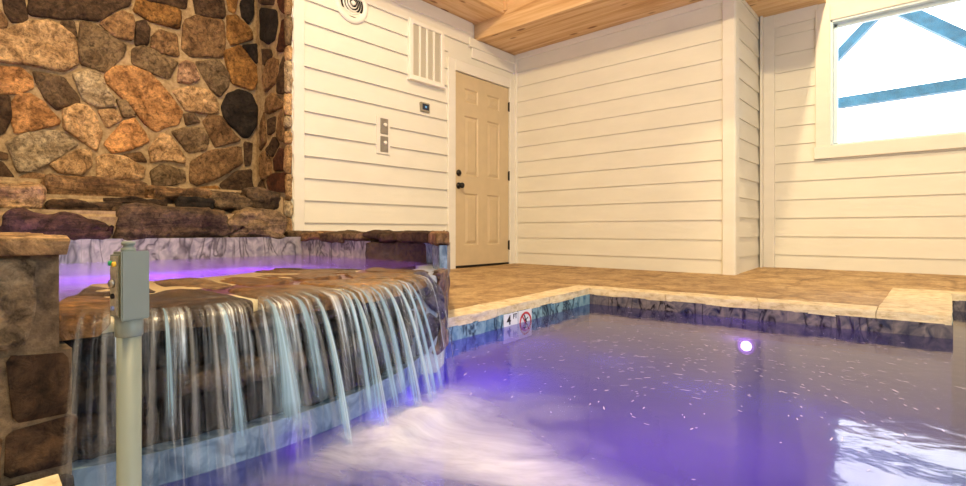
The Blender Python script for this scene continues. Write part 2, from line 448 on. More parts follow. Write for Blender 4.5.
# door
dr = empty('door_1', (XA, 3.72, 0), 'tan six panel door with black knob in the siding wall', None, None, 'structure')
def door_slab():
    bm = bmesh.new()
    x0, x1, y0, y1, z0, z1 = XA-.035, XA+.004, 3.725, 4.612, .025, 2.04
    ys = [y0, 3.875, 4.09, 4.235, 4.45, y1]; zs = [z0, .235, .785, .97, 1.605, 1.745, 1.895, z1]
    fr = [[bm.verts.new((x1, y, z)) for z in zs] for y in ys]
    for i in range(5):
        for j in range(7):
            q = (fr[i][j], fr[i+1][j], fr[i+1][j+1], fr[i][j+1])
            if i in (1, 3) and j in (1, 3, 5):
                lp = q
                for ins, dx in ((.012, -.012), (.022, -.012), (.05, -.001)):
                    a, b, c, d = ys[i]+ins, ys[i+1]-ins, zs[j]+ins, zs[j+1]-ins
                    nq = tuple(bm.verts.new((x1+dx, y, z)) for y, z in ((a, c), (b, c), (b, d), (a, d)))
                    for k in range(4): bm.faces.new((lp[k], lp[(k+1) % 4], nq[(k+1) % 4], nq[k]))
                    lp = nq
                bm.faces.new(lp)
            else: bm.faces.new(q)
    box(bm, x0, x1-.014, y0, y1, z0, z1)
    bmesh.ops.recalc_face_normals(bm, faces=bm.faces)
    return bm
finish('door_slab', door_slab(), M_door, dr)
for z, r0 in ((.992, .028), (.859, .034)):
    bm = bmesh.new()
    if z > .9: lathe(bm, [(.034, 0), (.034, .008), (.022, .014), (.02, .024), (.01, .026)], (XA+.004, 3.785, z), (1, 0, 0), 20)
    else: lathe(bm, [(.034, 0), (.033, .007), (.013, .012), (.012, .03), (.027, .038), (.031, .052), (.025, .064), (.01, .068)], (XA+.004, 3.785, z), (1, 0, 0), 20)
    finish('deadbolt' if z > .9 else 'door_knob', bm, M_black, dr, True)
for z in (.224, 1.025, 1.826):
    bm = bbox(XA-.002, XA+.012, 4.602, 4.618, z-.05, z+.05, bev=.003); lathe(bm, [(.008, -.055), (.008, .055)], (XA+.014, 4.613, z), (0, 0, 1), 10)
    finish('hinge', bm, M_black, dr)
finish('threshold', bbox(XA-.05, XA+.012, 3.722, 4.615, -.005, .024, bev=.004), M_black, dr)
bm = bmesh.new(); box(bm, XA-.1, XA-.036, 3.7, 4.63, 0, 2.06); finish('door_backing', bm, M_black, dr)

# window
wn = empty('window_1', (WX0, YD, WZ0), 'white framed window showing bright sky and daylight-blue timbers', None, None, 'structure')
bm = bmesh.new()
for a in ((WX0-.115, WX0, YD-.035, YD+.0, WZ0-.115, WZ1+.13), (WX1, WX1+.115, YD-.035, YD, WZ0-.115, WZ1+.13), (WX0, WX1, YD-.035, YD, WZ1, WZ1+.13), (WX0-.125, WX1+.125, YD-.042, YD, WZ0-.115, WZ0)):
    merge(bm, bbox(*a, bev=.004, seg=1))
finish('window_casing', bm, M_trim, wn)
bm = bmesh.new()
for a in ((WX0-.02, WX0+.018, YD-.02, YD+.12, WZ0-.02, WZ1+.02), (WX1-.018, WX1+.02, YD-.02, YD+.12, WZ0-.02, WZ1+.02), (WX0, WX1, YD-.02, YD+.12, WZ1-.018, WZ1+.02), (WX0, WX1, YD-.02, YD+.12, WZ0-.02, WZ0+.012)):
    merge(bm, bbox(*a, bev=.003, seg=1))
for a in ((WX0+.018, WX0+.045, YD+.05, YD+.09, WZ0, WZ1), (WX1-.045, WX1-.018, YD+.05, YD+.09, WZ0, WZ1), (WX0, WX1, YD+.05, YD+.09, WZ1-.05, WZ1-.018), (WX0, WX1, YD+.05, YD+.09, WZ0+.012, WZ0+.03)):
    merge(bm, bbox(*a, bev=.003, seg=1))
finish('window_frame', bm, simple('cool_vinyl', (.72, .84, .88), .4), wn)
def glass_mat():
    m, nt, p = newmat('pane_glass'); out = nt.nodes['Material Output']; nt.nodes.remove(p)
    tr = N(nt, 'ShaderNodeBsdfTransparent'); gl = N(nt, 'ShaderNodeBsdfGlossy', Roughness=.02)
    fr = N(nt, 'ShaderNodeFresnel', IOR=1.45); mx = N(nt, 'ShaderNodeMixShader')
    L(nt, fr.outputs[0], mx.inputs[0]); L(nt, tr.outputs[0], mx.inputs[1]); L(nt, gl.outputs[0], mx.inputs[2]); L(nt, mx.outputs[0], out.inputs[0]); return m
bm = bmesh.new(); box(bm, WX0+.03, WX1-.03, YD+.066, YD+.072, WZ0+.02, WZ1-.03); finish('pane', bm, glass_mat(), wn)

# timber frame outside
M_blue = simple('weathered_timber_daylit_blue', (.02, .115, .2), .6, var=.35, vs=12)  # cold daylight blue is put into the timber colour
pf = empty('porch_frame', (-.9, 6.6, 0), 'daylight-blue braced timber porch frame seen outside the window', 'timber frame')
def bar(p, q, w, t):
    bm = bmesh.new(); p, q = Vector(p), Vector(q); d = (q-p).normalized(); s = Vector((0, 1, 0)); u = d.cross(s).normalized()
    vs = [bm.verts.new(e+u*a*w/2+s*b*t/2) for e in (p, q) for a in (-1, 1) for b in (-1, 1)]
    for f in ((0,1,3,2),(4,6,7,5),(0,4,5,1),(2,3,7,6),(0,2,6,4),(1,5,7,3)): bm.faces.new([vs[i] for i in f])
    bmesh.ops.recalc_face_normals(bm, faces=bm.faces); return bm
finish('rail', bar((-1.6, 6.6, 1.737), (2.2, 6.6, 1.81), .105, .10), M_blue, pf)
finish('brace', bar((-1.5, 6.6, 1.52), (-.42, 6.6, 2.635), .085, .09), M_blue, pf)
finish('brace', bar((-.27, 6.6, 2.62), (1.0, 6.6, 1.49), .115, .09), M_blue, pf)
finish('post', bar((-1.55, 6.6, -.05), (-1.55, 6.6, 2.75), .14, .14), M_blue, pf)
finish('post', bar((2.2, 6.6, -.05), (2.2, 6.6, 2.75), .14, .14), M_blue, pf)
finish('top_plate', bar((-1.7, 6.6, 2.72), (2.35, 6.6, 2.72), .15, .14), M_blue, pf)
bm = bmesh.new(); box(bm, -7, 7, YD+.12, 14, -.15, -.05); struct('ground_outside', bm, simple('pale_ground', (.35, .36, .36), .9), 'pale ground outside the window')

# soffit, beams
bm = bmesh.new()
def planks(bm, x0, x1, y0, y1, z0, z1, n):
    w = (y1-y0)/n
    for i in range(n):
        merge(bm, bbox(x0, x1, y0+i*w+.0006, y0+(i+1)*w-.0006, z0, z1, bev=.003, seg=1))
planks(bm, XA-.05, -.75, 4.06, YB+.02, 2.45, 2.5, 4)
merge(bm, bbox(XA-.05, -.75, 4.03, 4.07, 2.435, 2.66, bev=.004, seg=1))
box(bm, XA-.05, -.75, 4.05, YB, 2.5, 3.0); 
merge(bm, bbox(XA-.05, -.75, 4.036, 4.06, 2.66, 3.0, bev=.004, seg=1))
struct('ceiling', bm, M_pine_x, 'knotty pine box beam along the top of the back wall')
bm = bmesh.new(); planks(bm, XE-.05, -.75, YB+.0, YD+.02, 2.485, 2.53, 7)
struct('ceiling', bm, M_pine_x, 'low pine plank ceiling in front of the window wall')
bm = bmesh.new(); merge(bm, bbox(XA-.05, -3.285, YR-.3, 4.03, 2.605, 2.9, bev=.006, seg=1)); box(bm, XA-.05, -3.31, YR-.3, 4.03, 2.9, 3.2)
struct('ceiling_beam', bm, M_pine_y, 'knotty pine beam along the top of the vent wall')
trimbox((-3.335, -3.25, 4.0, 4.04, 2.63, 3.0), 'narrow pine strip where the two beams meet', M_pine_z)

# alcove walls of fieldstone (traced outlines; a..d give the corner each set was measured from)
K = 4.86
ORG = {'a': (0, 0), 'b': (150, 0), 'c': (0, 100), 'd': (150, 100)}
BACK = [
('a','dk',[(10,-60),(105,-60),(130,75),(110,100),(60,100),(30,50)]),
('a','br',[(-70,40),(0,50),(30,105),(25,130),(-70,145)]),
('a','dk',[(140,-60),(640,-60),(620,30),(570,45),(480,98),(400,85),(300,90),(150,72)]),
('a','tan',[(-70,150),(60,140),(120,110),(230,100),(290,130),(365,185),(372,310),(300,340),(220,325),(130,305),(-70,295)]),
('a','gb',[(300,110),(360,105),(375,175),(345,165)]),
('a','gy',[(395,110),(450,115),(610,215),(595,270),(515,345),(395,305),(388,220)]),
('a','br',[(490,110),(590,55),(640,75),(650,120),(640,190),(560,175)]),
('a','dk',[(665,110),(705,100),(725,140),(720,210),(660,215)]),
('a','gd',[(655,50),(680,-10),(749,10),(879,45),(869,138),(729,97)]),
('a','or',[(-70,320),(100,335),(150,375),(155,420),(100,445),(-70,455)]),
('a','gb',[(165,350),(240,365),(310,385),(380,470),(385,500),(340,500),(280,530),(230,480),(190,410)]),
('a','lg',[(360,365),(430,340),(490,360),(510,420),(550,480),(560,515),(470,515),(410,480)]),
('a','or',[(515,370),(560,330),(640,325),(729,360),(770,400),(830,470),(890,545),(860,600),(750,635),(700,590),(620,490),(530,410)]),
('a','gy',[(650,240),(700,225),(760,250),(830,285),(862,300),(820,378),(729,348),(650,305)]),
('b','br',[(15,180),(45,150),(130,170),(140,270),(60,255),(10,225)]),
('b','dk',[(-20,0),(-20,-60),(180,-60),(175,40),(100,20)]),
('b','dk',[(205,-60),(355,-60),(365,85),(230,70)]),
('b','gd',[(370,-60),(440,-60),(415,60),(385,45)]),
('b','br',[(180,95),(230,80),(355,100),(365,200),(350,275),(200,270),(160,230),(165,130)]),
('b','gd',[(380,80),(420,75),(490,155),(495,190),(400,215),(380,180)]),
('b','bl',[(445,20),(470,-50),(512,-50),(500,80),(480,110),(450,75)]),
('b','gd',[(362,250),(440,220),(522,330),(520,400),(495,435),(400,400)]),
('b','bl',[(452,222),(518,217),(522,310)]),
('b','pk',[(150,310),(180,295),(215,310),(240,380),(200,400),(140,395)]),
('b','gy',[(225,305),(330,290),(385,370),(380,420),(340,465),(300,430)]),
('b','tan',[(115,440),(200,425),(290,440),(330,500),(335,545),(290,550),(180,535)]),
('b','bl',[(355,520),(380,460),(430,438),(490,455),(520,520),(515,600),(480,665),(450,660),(370,580)]),
('d','gb',[(170,70),(210,65),(240,105),(180,118)]),
('d','br',[(265,110),(290,78),(345,80),(400,150),(440,195),(320,225),(300,180)]),
('d','gy',[(110,155),(160,140),(240,135),(285,190),(270,240),(190,250)]),
('d','tan',[(0,240),(60,165),(100,175),(170,280),(165,305),(80,285),(10,300)]),
('d','gy',[(10,350),(60,315),(165,345),(170,395),(110,410),(20,415)]),
('d','br',[(205,300),(290,250),(440,225),(450,310),(330,375),(240,410),(200,400)]),
('d','dk',[(460,210),(500,215),(490,310),(465,315)]),
('d','dk',[(345,410),(420,350),(490,340),(495,430),(380,455)]),
('d','gd',[(235,425),(320,420),(360,455),(300,470),(235,455)]),
('c','or',[(60,20),(90,-25),(150,-25),(210,10),(285,95),(280,115),(150,145),(75,158),(60,80)]),
('c','dk',[(-70,-20),(45,-15),(48,90),(20,150),(-70,190)]),
('c','lg',[(35,205),(170,150),(290,155),(380,215),(250,290),(160,345),(90,345),(70,280)]),
('c','tan',[(315,50),(370,25),(430,35),(460,70),(495,160),(470,240),(400,195),(315,135)]),
('c','tan',[(250,310),(380,245),(440,250),(445,310),(400,360),(290,350)]),
('c','tan',[(480,50),(560,45),(590,90),(525,130)]),
('c','gy',[(570,0),(610,10),(660,75),(600,80)]),
('c','or',[(510,210),(600,110),(650,90),(690,150),(725,200),(640,235),(550,255)]),
('c','br',[(610,265),(680,255),(712,300),(650,290)]),
('c','tan',[(480,280),(520,265),(610,280),(700,330),(690,380),(480,385)]),
('c','dk',[(-70,235),(30,260),(30,285),(-70,290)]),
('c','dk',[(-70,300),(10,305),(60,370),(50,400),(-70,400)]),
('c','br',[(75,392),(160,352),(240,372),(460,372),(460,400),(75,410)]),
]
SIDE = [
('b','bl',[(532,35),(610,50),(615,110),(600,190),(570,210),(535,190)]),
('b','rd',[(612,-50),(665,-50),(660,70),(628,40)]),
('b','rd',[(635,100),(665,95),(662,240),(620,250)]),
('b','dk',[(545,240),(580,240),(588,268),(555,320)]),
('b','br',[(558,325),(590,280),(620,290),(605,400),(560,445),(545,400)]),
('b','dk',[(640,280),(662,275),(662,455),(618,450),(622,380)]),
('b','br',[(563,480),(590,450),(640,490),(640,520),(568,555)]),
('d','br',[(534,110),(550,60),(560,200),(532,245)]),
('d','dk',[(570,100),(605,80),(600,150),(575,170)]),
('d','br',[(620,80),(650,40),(662,210),(615,180)]),
('d','dk',[(565,240),(600,180),(622,215),(590,275)]),
('d','rd',[(600,290),(630,235),(665,240),(665,340),(605,345)]),
('d','br',[(532,280),(550,250),(585,300),(580,370),(545,385),(532,360)]),
('d','dk',[(532,400),(542,390),(555,430),(532,435)]),
('d','rd',[(565,390),(600,360),(668,350),(665,450),(585,440)]),
('b','dk',[(534,-50),(600,-50),(595,20),(538,20)]),
]
bm, lay = newbm()
def back_fn(u, v, h): return Vector((XC+h, u, v))
traced = []
for o, key, P in BACK:
    ox, oy = ORG[o]
    Q = [on_x(ox+x/K, oy+y/K, XC+.03) for x, y in P]
    traced.append(Q)
    relief(bm, lay, grow(Q, .013), back_fn, .040, key, rough=.022, step=.026)
def inside(p, poly):
    c = False
    for i in range(len(poly)):
        a, b = poly[i], poly[i-1]
        if (a[1] > p[1]) != (b[1] > p[1]) and p[0] < (b[0]-a[0])*(p[1]-a[1])/(b[1]-a[1])+a[0]: c = not c
    return c
# the rest of the wall, beyond what was traced
yl, zl = on_x(-16, 100, XC)[0], 0
seeds = []
yy = -1.3
while yy < 1.95:
    zz = .3
    while zz < 3.9:
        seeds.append((yy+random.uniform(-.1, .1), zz+random.uniform(-.09, .09))); zz += .27
    yy += .36
def limit_z(y): return HC+(CYP+14)/FPX*(-XC*math.sin(YAW)+y*math.cos(YAW))
for s, poly in voronoi(seeds, [(-1.5, .25), (YR, .25), (YR, 4.05), (-1.5, 4.05)], .035):
    if s[0] < yl: poly = clip(poly, (yl-.015, 0), (1, 0))
    elif s[1] > limit_z(s[0]): poly = clip(poly, (0, limit_z(0)+.02), (limit_z(1)-limit_z(0), -1))
    else: continue
    if len(poly) > 2 and max(p[0] for p in poly)-min(p[0] for p in poly) > .06 and max(p[1] for p in poly)-min(p[1] for p in poly) > .06:
        relief(bm, lay, poly, back_fn, .045, random.choice(['tan', 'br', 'or', 'gy', 'dk', 'gb']), rough=.02, step=.06)
nst = len(bm.faces)
box(bm, XC-.12, XC+.012, -2.4, YR+.1, -.3, ZT)
bm.faces.ensure_lookup_table()
for f in bm.faces[nst:]: f.material_index = 1
struct('wall_alcove', bm, [M_stone, M_mortar], 'fieldstone alcove wall behind the spa ledge')
bm, lay = newbm()
def side_fn(u, v, h): return Vector((u, YR-h, v))
for o, key, P in SIDE:
    ox, oy = ORG[o]
    relief(bm, lay, grow([on_y(ox+x/K, oy+y/K, YR-.02) for x, y in P], .008), side_fn, .03, key, rough=.012, step=.035)
for s, poly in voronoi([(-4.2+.27*i+random.uniform(-.06, .06), 2.6+.3*j+random.uniform(-.06, .06)) for i in range(3) for j in range(5)], [(XC+.03, 2.5), (XA-.03, 2.5), (XA-.03, 4.05), (XC+.03, 4.05)], .03):
    relief(bm, lay, poly, side_fn, .03, random.choice(['br', 'dk', 'rd']), rough=.012, step=.05)
# the rough end of the stone veneer, beside the white corner board
z = .3
while z < 3.9:
    h = random.uniform(.08, .24)
    rock(bm, lay, XA-.05, XA+.012, YR-.035, YR+.012, z+.005, z+h, random.choice(['tan', 'gy', 'lg', 'tan']), rad=.015, amp=.01, n=5); z += h+.008
nst = len(bm.faces)
box(bm, XC-.1, XA-.01, YR-.006, YR+.1, -.3, ZT)
bm.faces.ensure_lookup_table()
for f in bm.faces[nst:]: f.material_index = 1
struct('wall_alcove_return', bm, [M_stone, M_mortar], 'dark fieldstone return wall between alcove and white corner board')

# ------------------------------------------------------------------ floor, coping, pool
PW0, PNW, PNE, PS1 = (-1.585, 1.40), (-1.735, 3.03), (.06, 3.13), (.075, 4.25)
O0, ONW, OC1, OC2 = (-1.735, 1.40), (-1.90, 3.17), (-.216, 3.29), (-.216, 4.42)
def zf(x, y): return 0 if y <= 4.43 else .037*(y-4.43)/1.25
bm = bmesh.new()
for P in ([(-3.8, 1.4), O0, ONW, (-3.8, 3.17)], [(-3.8, 3.17), ONW, OC1, (-.216, 3.30), (-3.8, 3.30)],
          [(-3.8, 3.29), (-.216, 3.29), OC2, (-3.8, 4.42)], [(-3.8, 4.42), (2.65, 4.42), (2.65, 5.75), (-3.8, 5.75)],
          [(-1.04, -2.45), (2.65, -2.45), (2.65, -.02), (-1.04, -.02)]):
    prism(bm, P, -.3, 0, zf)
bmesh.ops.recalc_face_normals(bm, faces=bm.faces)
struct('floor', bm, M_deck, 'stamped tan concrete pool deck')
def slab_run(bm, inner, outer, n, z0=-.04, z1=.004):
    """stone slabs side by side between two edges"""
    for i in range(n):
        t0, t1 = i/n, (i+1)/n
        g = .0015/max(.01, math.hypot(inner[1][0]-inner[0][0], inner[1][1]-inner[0][1]))
        t0 += g; t1 -= g
        lp = lambda e, t: (e[0][0]+(e[1][0]-e[0][0])*t, e[0][1]+(e[1][1]-e[0][1])*t)
        b2 = bmesh.new(); prism(b2, [lp(inner, t0), lp(inner, t1), lp(outer, t1), lp(outer, t0)], z0, z1)
        bmesh.ops.recalc_face_normals(b2, faces=b2.faces)
        bmesh.ops.subdivide_edges(b2, edges=list(b2.edges), cuts=5, use_grid_fill=True)
        for v in b2.verts:
            w = v.co
            k = .004
            v.co = w+Vector((nz((w.x, w.y, w.z), 18)*k*1.6, nz((w.y, w.x+5, w.z), 18)*k*1.6, nz((w.x+9, w.y, w.z), 14)*k))
        merge(bm, b2)
bm = bmesh.new()
slab_run(bm, (PW0, PNW), (O0, ONW), 3); slab_run(bm, (PNW, (-.216, 3.115)), (ONW, OC1), 3)
slab_run(bm, ((-.216, 3.115), PNE), ((-.216, 4.25), PS1), 1); slab_run(bm, ((-.216, 4.25), (2.6, 4.25)), (OC2, (2.6, 4.42)), 5)
slab_run(bm, ((-1.045, .155), (2.6, .155)), ((-1.045, -.02), (2.6, -.02)), 6)
bmesh.ops.remove_doubles(bm, verts=bm.verts, dist=.0001)
struct('pool_coping', bm, M_coping, 'pale limestone coping slabs along the pool edge', smooth=False)
# basin
ZP = -1.1; ZW = -.10
bm = bmesh.new()
prism(bm, [(-1.8, -.1), (2.7, -.1), (2.7, 4.4), (-1.9, 4.4)], ZP-.1, ZP)
for P in ([(-1.9, 1.2), (PW0[0]-.004, 1.2), (PW0[0]-.004, 1.4), (PNW[0]-.004, PNW[1]), (-1.9, 3.03)], [(-1.9, PNW[1]+.004), (PNW[0], PNW[1]+.004), (PNE[0]-.004, PNE[1]+.004), (PNE[0]-.004, 3.3), (-1.9, 3.3)],
          [(-.2, 3.2), (PNE[0]-.004, 3.2), (PS1[0]-.004, 4.25), (-.2, 4.25)], [(-.2, 4.254), (2.7, 4.254), (2.7, 4.45), (-.2, 4.45)], [(-1.9, -.1), (2.7, -.1), (2.7, .12), (-1.9, .12)]):
    prism(bm, P, ZP-.05, -.16)
box(bm, 2.58, 2.62, .1, 4.3, ZP, -.16)
bmesh.ops.recalc_face_normals(bm, faces=bm.faces)
struct('pool_basin', bm, M_plaster, 'pale plaster pool basin under the water')
def ribbon(name, P, z0, z1, m, label, thick=.02):
    bm = bmesh.new()
    for a, b in zip(P, P[1:]):
        d = Vector((b[0]-a[0], b[1]-a[1], 0)).normalized(); nrm = Vector((-d.y, d.x, 0))*thick
        prism(bm, [a, b, (b[0]+nrm.x, b[1]+nrm.y), (a[0]+nrm.x, a[1]+nrm.y)], z0, z1)
    bmesh.ops.recalc_face_normals(bm, faces=bm.faces)
    return struct(name, bm, m, label)
ribbon('waterline_tile', [PW0, PNW], -.17, -.035, M_tile_y, 'blue marbled waterline tiles under the west coping')
ribbon('waterline_tile', [PNW, PNE], -.17, -.035, M_tile_x, 'dark veined waterline tiles under the far coping')
ribbon('waterline_tile', [PNE, PS1], -.17, -.035, M_tile_y, 'blue marbled waterline tiles on the pool step')
ribbon('waterline_tile', [PS1, (2.6, 4.25)], -.17, -.035, M_tile_x, 'dark veined waterline tiles beyond the pool step')
ribbon('waterline_tile', [(2.6, .155), (-1.04, .155)], -.17, -.035, M_tile_x, 'waterline tiles under the near coping')
# depth and no diving tiles set into the west waterline band
def wallx(y): return PW0[0]+(PNW[0]-PW0[0])*(y-1.4)/(PNW[1]-1.4)
M_mark = simple('marker_white', (.80, .80, .82), .3); M_ink = simple('marker_black', (.015, .015, .02), .5); M_red = simple('marker_red', (.55, .02, .03), .45)
def frame_at(y):
    ang = math.atan2(PNW[0]-PW0[0], PNW[1]-1.4)   # lean of the wall from +y towards -x
    return Vector((wallx(y), y, 0)), Vector((math.sin(ang), math.cos(ang), 0)), Vector((math.cos(ang), -math.sin(ang), 0))
def flat_poly(bm, pts, y, out, mi=0):
    o, d, nn = frame_at(y)
    f = bm.faces.new([bm.verts.new(o+d*a+nn*out+Vector((0, 0, b))) for a, b in pts]); f.material_index = mi
def plate(y, w, z0, z1, out):
    bm = bmesh.new(); o, d, nn = frame_at(y)
    vs = [bm.verts.new(o+d*a+nn*b+Vector((0, 0, c))) for a in (-w/2, w/2) for b in (-.004, out) for c in (z0, z1)]
    for f in ((0,1,3,2),(4,6,7,5),(0,4,5,1),(2,3,7,6),(0,2,6,4),(1,5,7,3)): bm.faces.new([vs[i] for i in f])
    bmesh.ops.recalc_face_normals(bm, faces=bm.faces); return bm
ye = 2.066
dm = empty('depth_marker', frame_at(ye)[0]+Vector((0, 0, -.1)), 'white pool depth tile reading 4 FT beside the no diving tile', 'depth marker')
finish('tile', plate(ye, .128, -.185, -.037, .004), M_mark, dm)
def text(body, size, y, z, da, name, m, parent, sx=1):
    cu = bpy.data.curves.new(name, 'FONT'); cu.body = body; cu.size = size; cu.align_x = 'CENTER'; cu.extrude = .0004; cu.offset = size*.02
    t = bpy.data.objects.new(name, cu); C.objects.link(t)
    o, d, nn = frame_at(y)
    dg = bpy.context.evaluated_depsgraph_get(); me = bpy.data.meshes.new_from_object(t.evaluated_get(dg))
    bpy.data.objects.remove(t)
    bm = bmesh.new(); bm.from_mesh(me); bpy.data.meshes.remove(me)
    for v in bm.verts: v.co = o+d*(v.co.x*sx+da)+nn*(.005+v.co.z)+Vector((0, 0, z+v.co.y))
    return finish(name, bm, m, parent)
text('4', .066, ye, -.092, -.022, 'numeral', M_ink, dm, 1.15); text('FT', .036, ye, -.068, .036, 'lettering', M_ink, dm)
yn = 2.205
nm = empty('no_diving_marker', frame_at(yn)[0]+Vector((0, 0, -.1)), 'white no diving tile with red crossed circle over a diver', 'warning tile')
finish('tile', plate(yn, .132, -.185, -.037, .004), M_mark, nm)
bm = bmesh.new(); n = 40
for i in range(n):
    a0, a1 = 2*PI*i/n, 2*PI*(i+1)/n
    flat_poly(bm, [(r*math.cos(a), -.108+r*math.sin(a)) for r, a in ((.050, a0), (.062, a0), (.062, a1), (.050, a1))], yn, .0056)
flat_poly(bm, [(-.042, -.062), (-.036, -.056), (.044, -.152), (.038, -.158)], yn, .0056)
finish('prohibition_sign', bm, M_red, nm)
bm = bmesh.new()
for q in ([(-.012, -.07), (-.004, -.066), (.004, -.09), (-.006, -.094)], [(-.004, -.09), (.024, -.075), (.028, -.08), (.0, -.098)], [(.003, -.088), (.018, -.1), (.014, -.105), (-.002, -.096)], [(-.02, -.064), (-.012, -.058), (-.006, -.066), (-.014, -.072)], [(-.03, -.128), (-.02, -.134), (.03, -.134), (.03, -.128)]):
    flat_poly(bm, q, yn, .0052)
finish('diver_symbol', bm, M_ink, nm)

# pool light on the far wall under water
yl_ = PNW[1]+(PNE[1]-PNW[1])*.53
pl = empty('pool_light', (-.785, yl_, -.25), 'glowing violet underwater pool light on the far wall', 'pool light')
bm = bmesh.new(); lathe(bm, [(.05, -.03), (.05, .004), (.046, .008), (.036, .006), (.036, -.03)], (-.785, yl_, -.25), (0, -1, 0), 28); finish('light_ring', bm, emit('violet_glow_ring', (.25, .1, .4), .4), pl, True)  # violet glow added to the ring to hide its dark rim
bm = bmesh.new(); lathe(bm, [(.028, 0), (.026, .010), (.016, .017), (.004, .02)], (-.785, yl_, -.25), (0, -1, 0), 28); finish('lens', bm, emit('violet_lens', (.9, .5, 1), 10), pl, True)

# ------------------------------------------------------------------ raised spa
SC = Vector((-2.25, .5)); SR = 1.15
LIP = .245; ZS = .236
spa = empty('raised_spa', (-2.25, .9, -.3), 'raised stone spa with curved spillway lip above the pool', 'spa')
A0, A1 = R(-18), R(48.5)
def arc(r, a): return (SC.x+r*math.cos(a), SC.y+r*math.sin(a))
# core
bm, lay = newbm()
core = [arc(SR-.06, A0+(A1-A0)*i/24) for i in range(25)]+[arc(.62, A1), arc(.55, R(20)), arc(.52, R(-5)), arc(.6, A0)]
prism(bm, core, ZP, .19); bmesh.ops.recalc_face_normals(bm, faces=bm.faces)
colour(bm, lay, bm.faces, 'wet')
finish('spa_core', bm, M_wetstone, spa)
# coursed wet stone of the spill face
bm, lay = newbm()
zc = -.035
for z0, z1, r in ((-.035, .055, -.012), (.058, .118, .012), (.121, .165, -.006), (.168, .205, .008)):
    a = A0
    while a < A1:
        da = random.uniform(.14, .34); b = min(a+da, A1)
        rr = SR-.01+r+random.uniform(-.01, .016)
        def bend(w, a=a, b=b, rr=rr):
            # w.x = radial offset, w.y = 0..1 along
            t = a+(b-a)*w.y; q = arc(rr+w.x, t); return Vector((q[0], q[1], w.z))
        rock(bm, lay, -.10, 0, .01, .985, z0, z1, random.choice(['wet', 'dk', 'wet', 'wet', 'bl']), rad=.022, amp=.02, n=10, shape=bend)
        a = b
finish('spill_wall', bm, M_wetstone, spa, True)
# tile band at the water line
bm = bmesh.new()
pts = [arc(SR-.005, A0+(A1-A0)*i/40) for i in range(41)]; inn = [arc(SR-.05, A0+(A1-A0)*i/40) for i in range(41)]
prism(bm, pts+inn[::-1], -.3, -.035); bmesh.ops.recalc_face_normals(bm, faces=bm.faces); finish('foot_tile_band', bm, M_tile_arc, spa)
bm = bmesh.new(); prism(bm, [arc(SR-.012, A0+(A1-A0)*i/40) for i in range(41)]+inn[::-1], ZP, -.3); bmesh.ops.recalc_face_normals(bm, faces=bm.faces); finish('plaster_skirt', bm, M_plaster, spa)
# flagstone lip
bm, lay = newbm()
def lip_fn(u, v, h):   # u = angle*SR, v = radial distance inward from the front
    q = arc(SR+.015-v, u/SR)
    return Vector((q[0], q[1], LIP-.018+h - .014*max(0, 1-v/.04)**2))
sd = []
u = A0*SR
while u < A1*SR:
    sd += [(u+random.uniform(-.03, .03), .11+random.uniform(-.04, .05)), (u+.12+random.uniform(-.04, .04), .40+random.uniform(-.06, .06))]; u += .25
for s, poly in voronoi(sd, [(A0*SR, 0), (A1*SR, 0), (A1*SR, .60), (A0*SR, .60)], .03):
    relief(bm, lay, poly, lip_fn, .018, random.choice(['wb', 'gd', 'br', 'wb', 'dk']), rough=.005, step=.03, sink=.012, edge=.92)
nst = len(bm.faces)
o_ = [arc(SR-.045, A0+(A1-A0)*i/40) for i in range(41)]; i_ = [arc(.56, A0+(A1-A0)*i/40) for i in range(41)]
prism(bm, o_+i_[::-1], .18, LIP-.014, lambda x, y: LIP+.001-(.010 if math.hypot(x-SC.x, y-SC.y) > SR-.1 else 0))
bm.faces.ensure_lookup_table()
for f in bm.faces[nst:]: f.material_index = 1
bmesh.ops.recalc_face_normals(bm, faces=bm.faces)
M_wetmortar = simple('wet_mortar', rgb(206, 184, 142), .3, var=.15, vs=30)
finish('spillway_lip', bm, [M_wetstone, M_wetmortar], spa, True)
# spa basin and far tile walls
bm = bmesh.new()
prism(bm, [(-3.06, -.3), arc(.6, R(-40)), arc(.56, R(-10)), arc(.56, R(20)), arc(.62, R(45)), (-1.78, 1.64), (-3.06, 1.64)], -.55, -.45)
box(bm, -3.1, -3.02, -.3, 1.75, -.5, .2); box(bm, -3.05, -1.85, 1.66, 1.74, -.5, .2)
finish('spa_basin', bm, M_spaplaster, spa)
bm = bmesh.new(); box(bm, -3.08, -3.0, -.3, 1.68, .18, .352); box(bm, -3.0, -2.28, 1.645, 1.72, .18, .335)
finish('waterline_tile_band', bm, M_tile_spa, spa)
# far wall body towards the room
bm, lay = newbm()
box(bm, XA+.03, -2.05, 1.69, 1.93, -.3, .33); 
colour(bm, lay, bm.faces, 'gy'); finish('back_wall', bm, M_mortar, spa)
bm, lay = newbm()
rock(bm, lay, -2.30, -1.78, 1.63, 1.72, .19, .332, 'dk', rad=.01, amp=.006, n=12); finish('dark_stone_panel', bm, M_wetstone, spa, True)
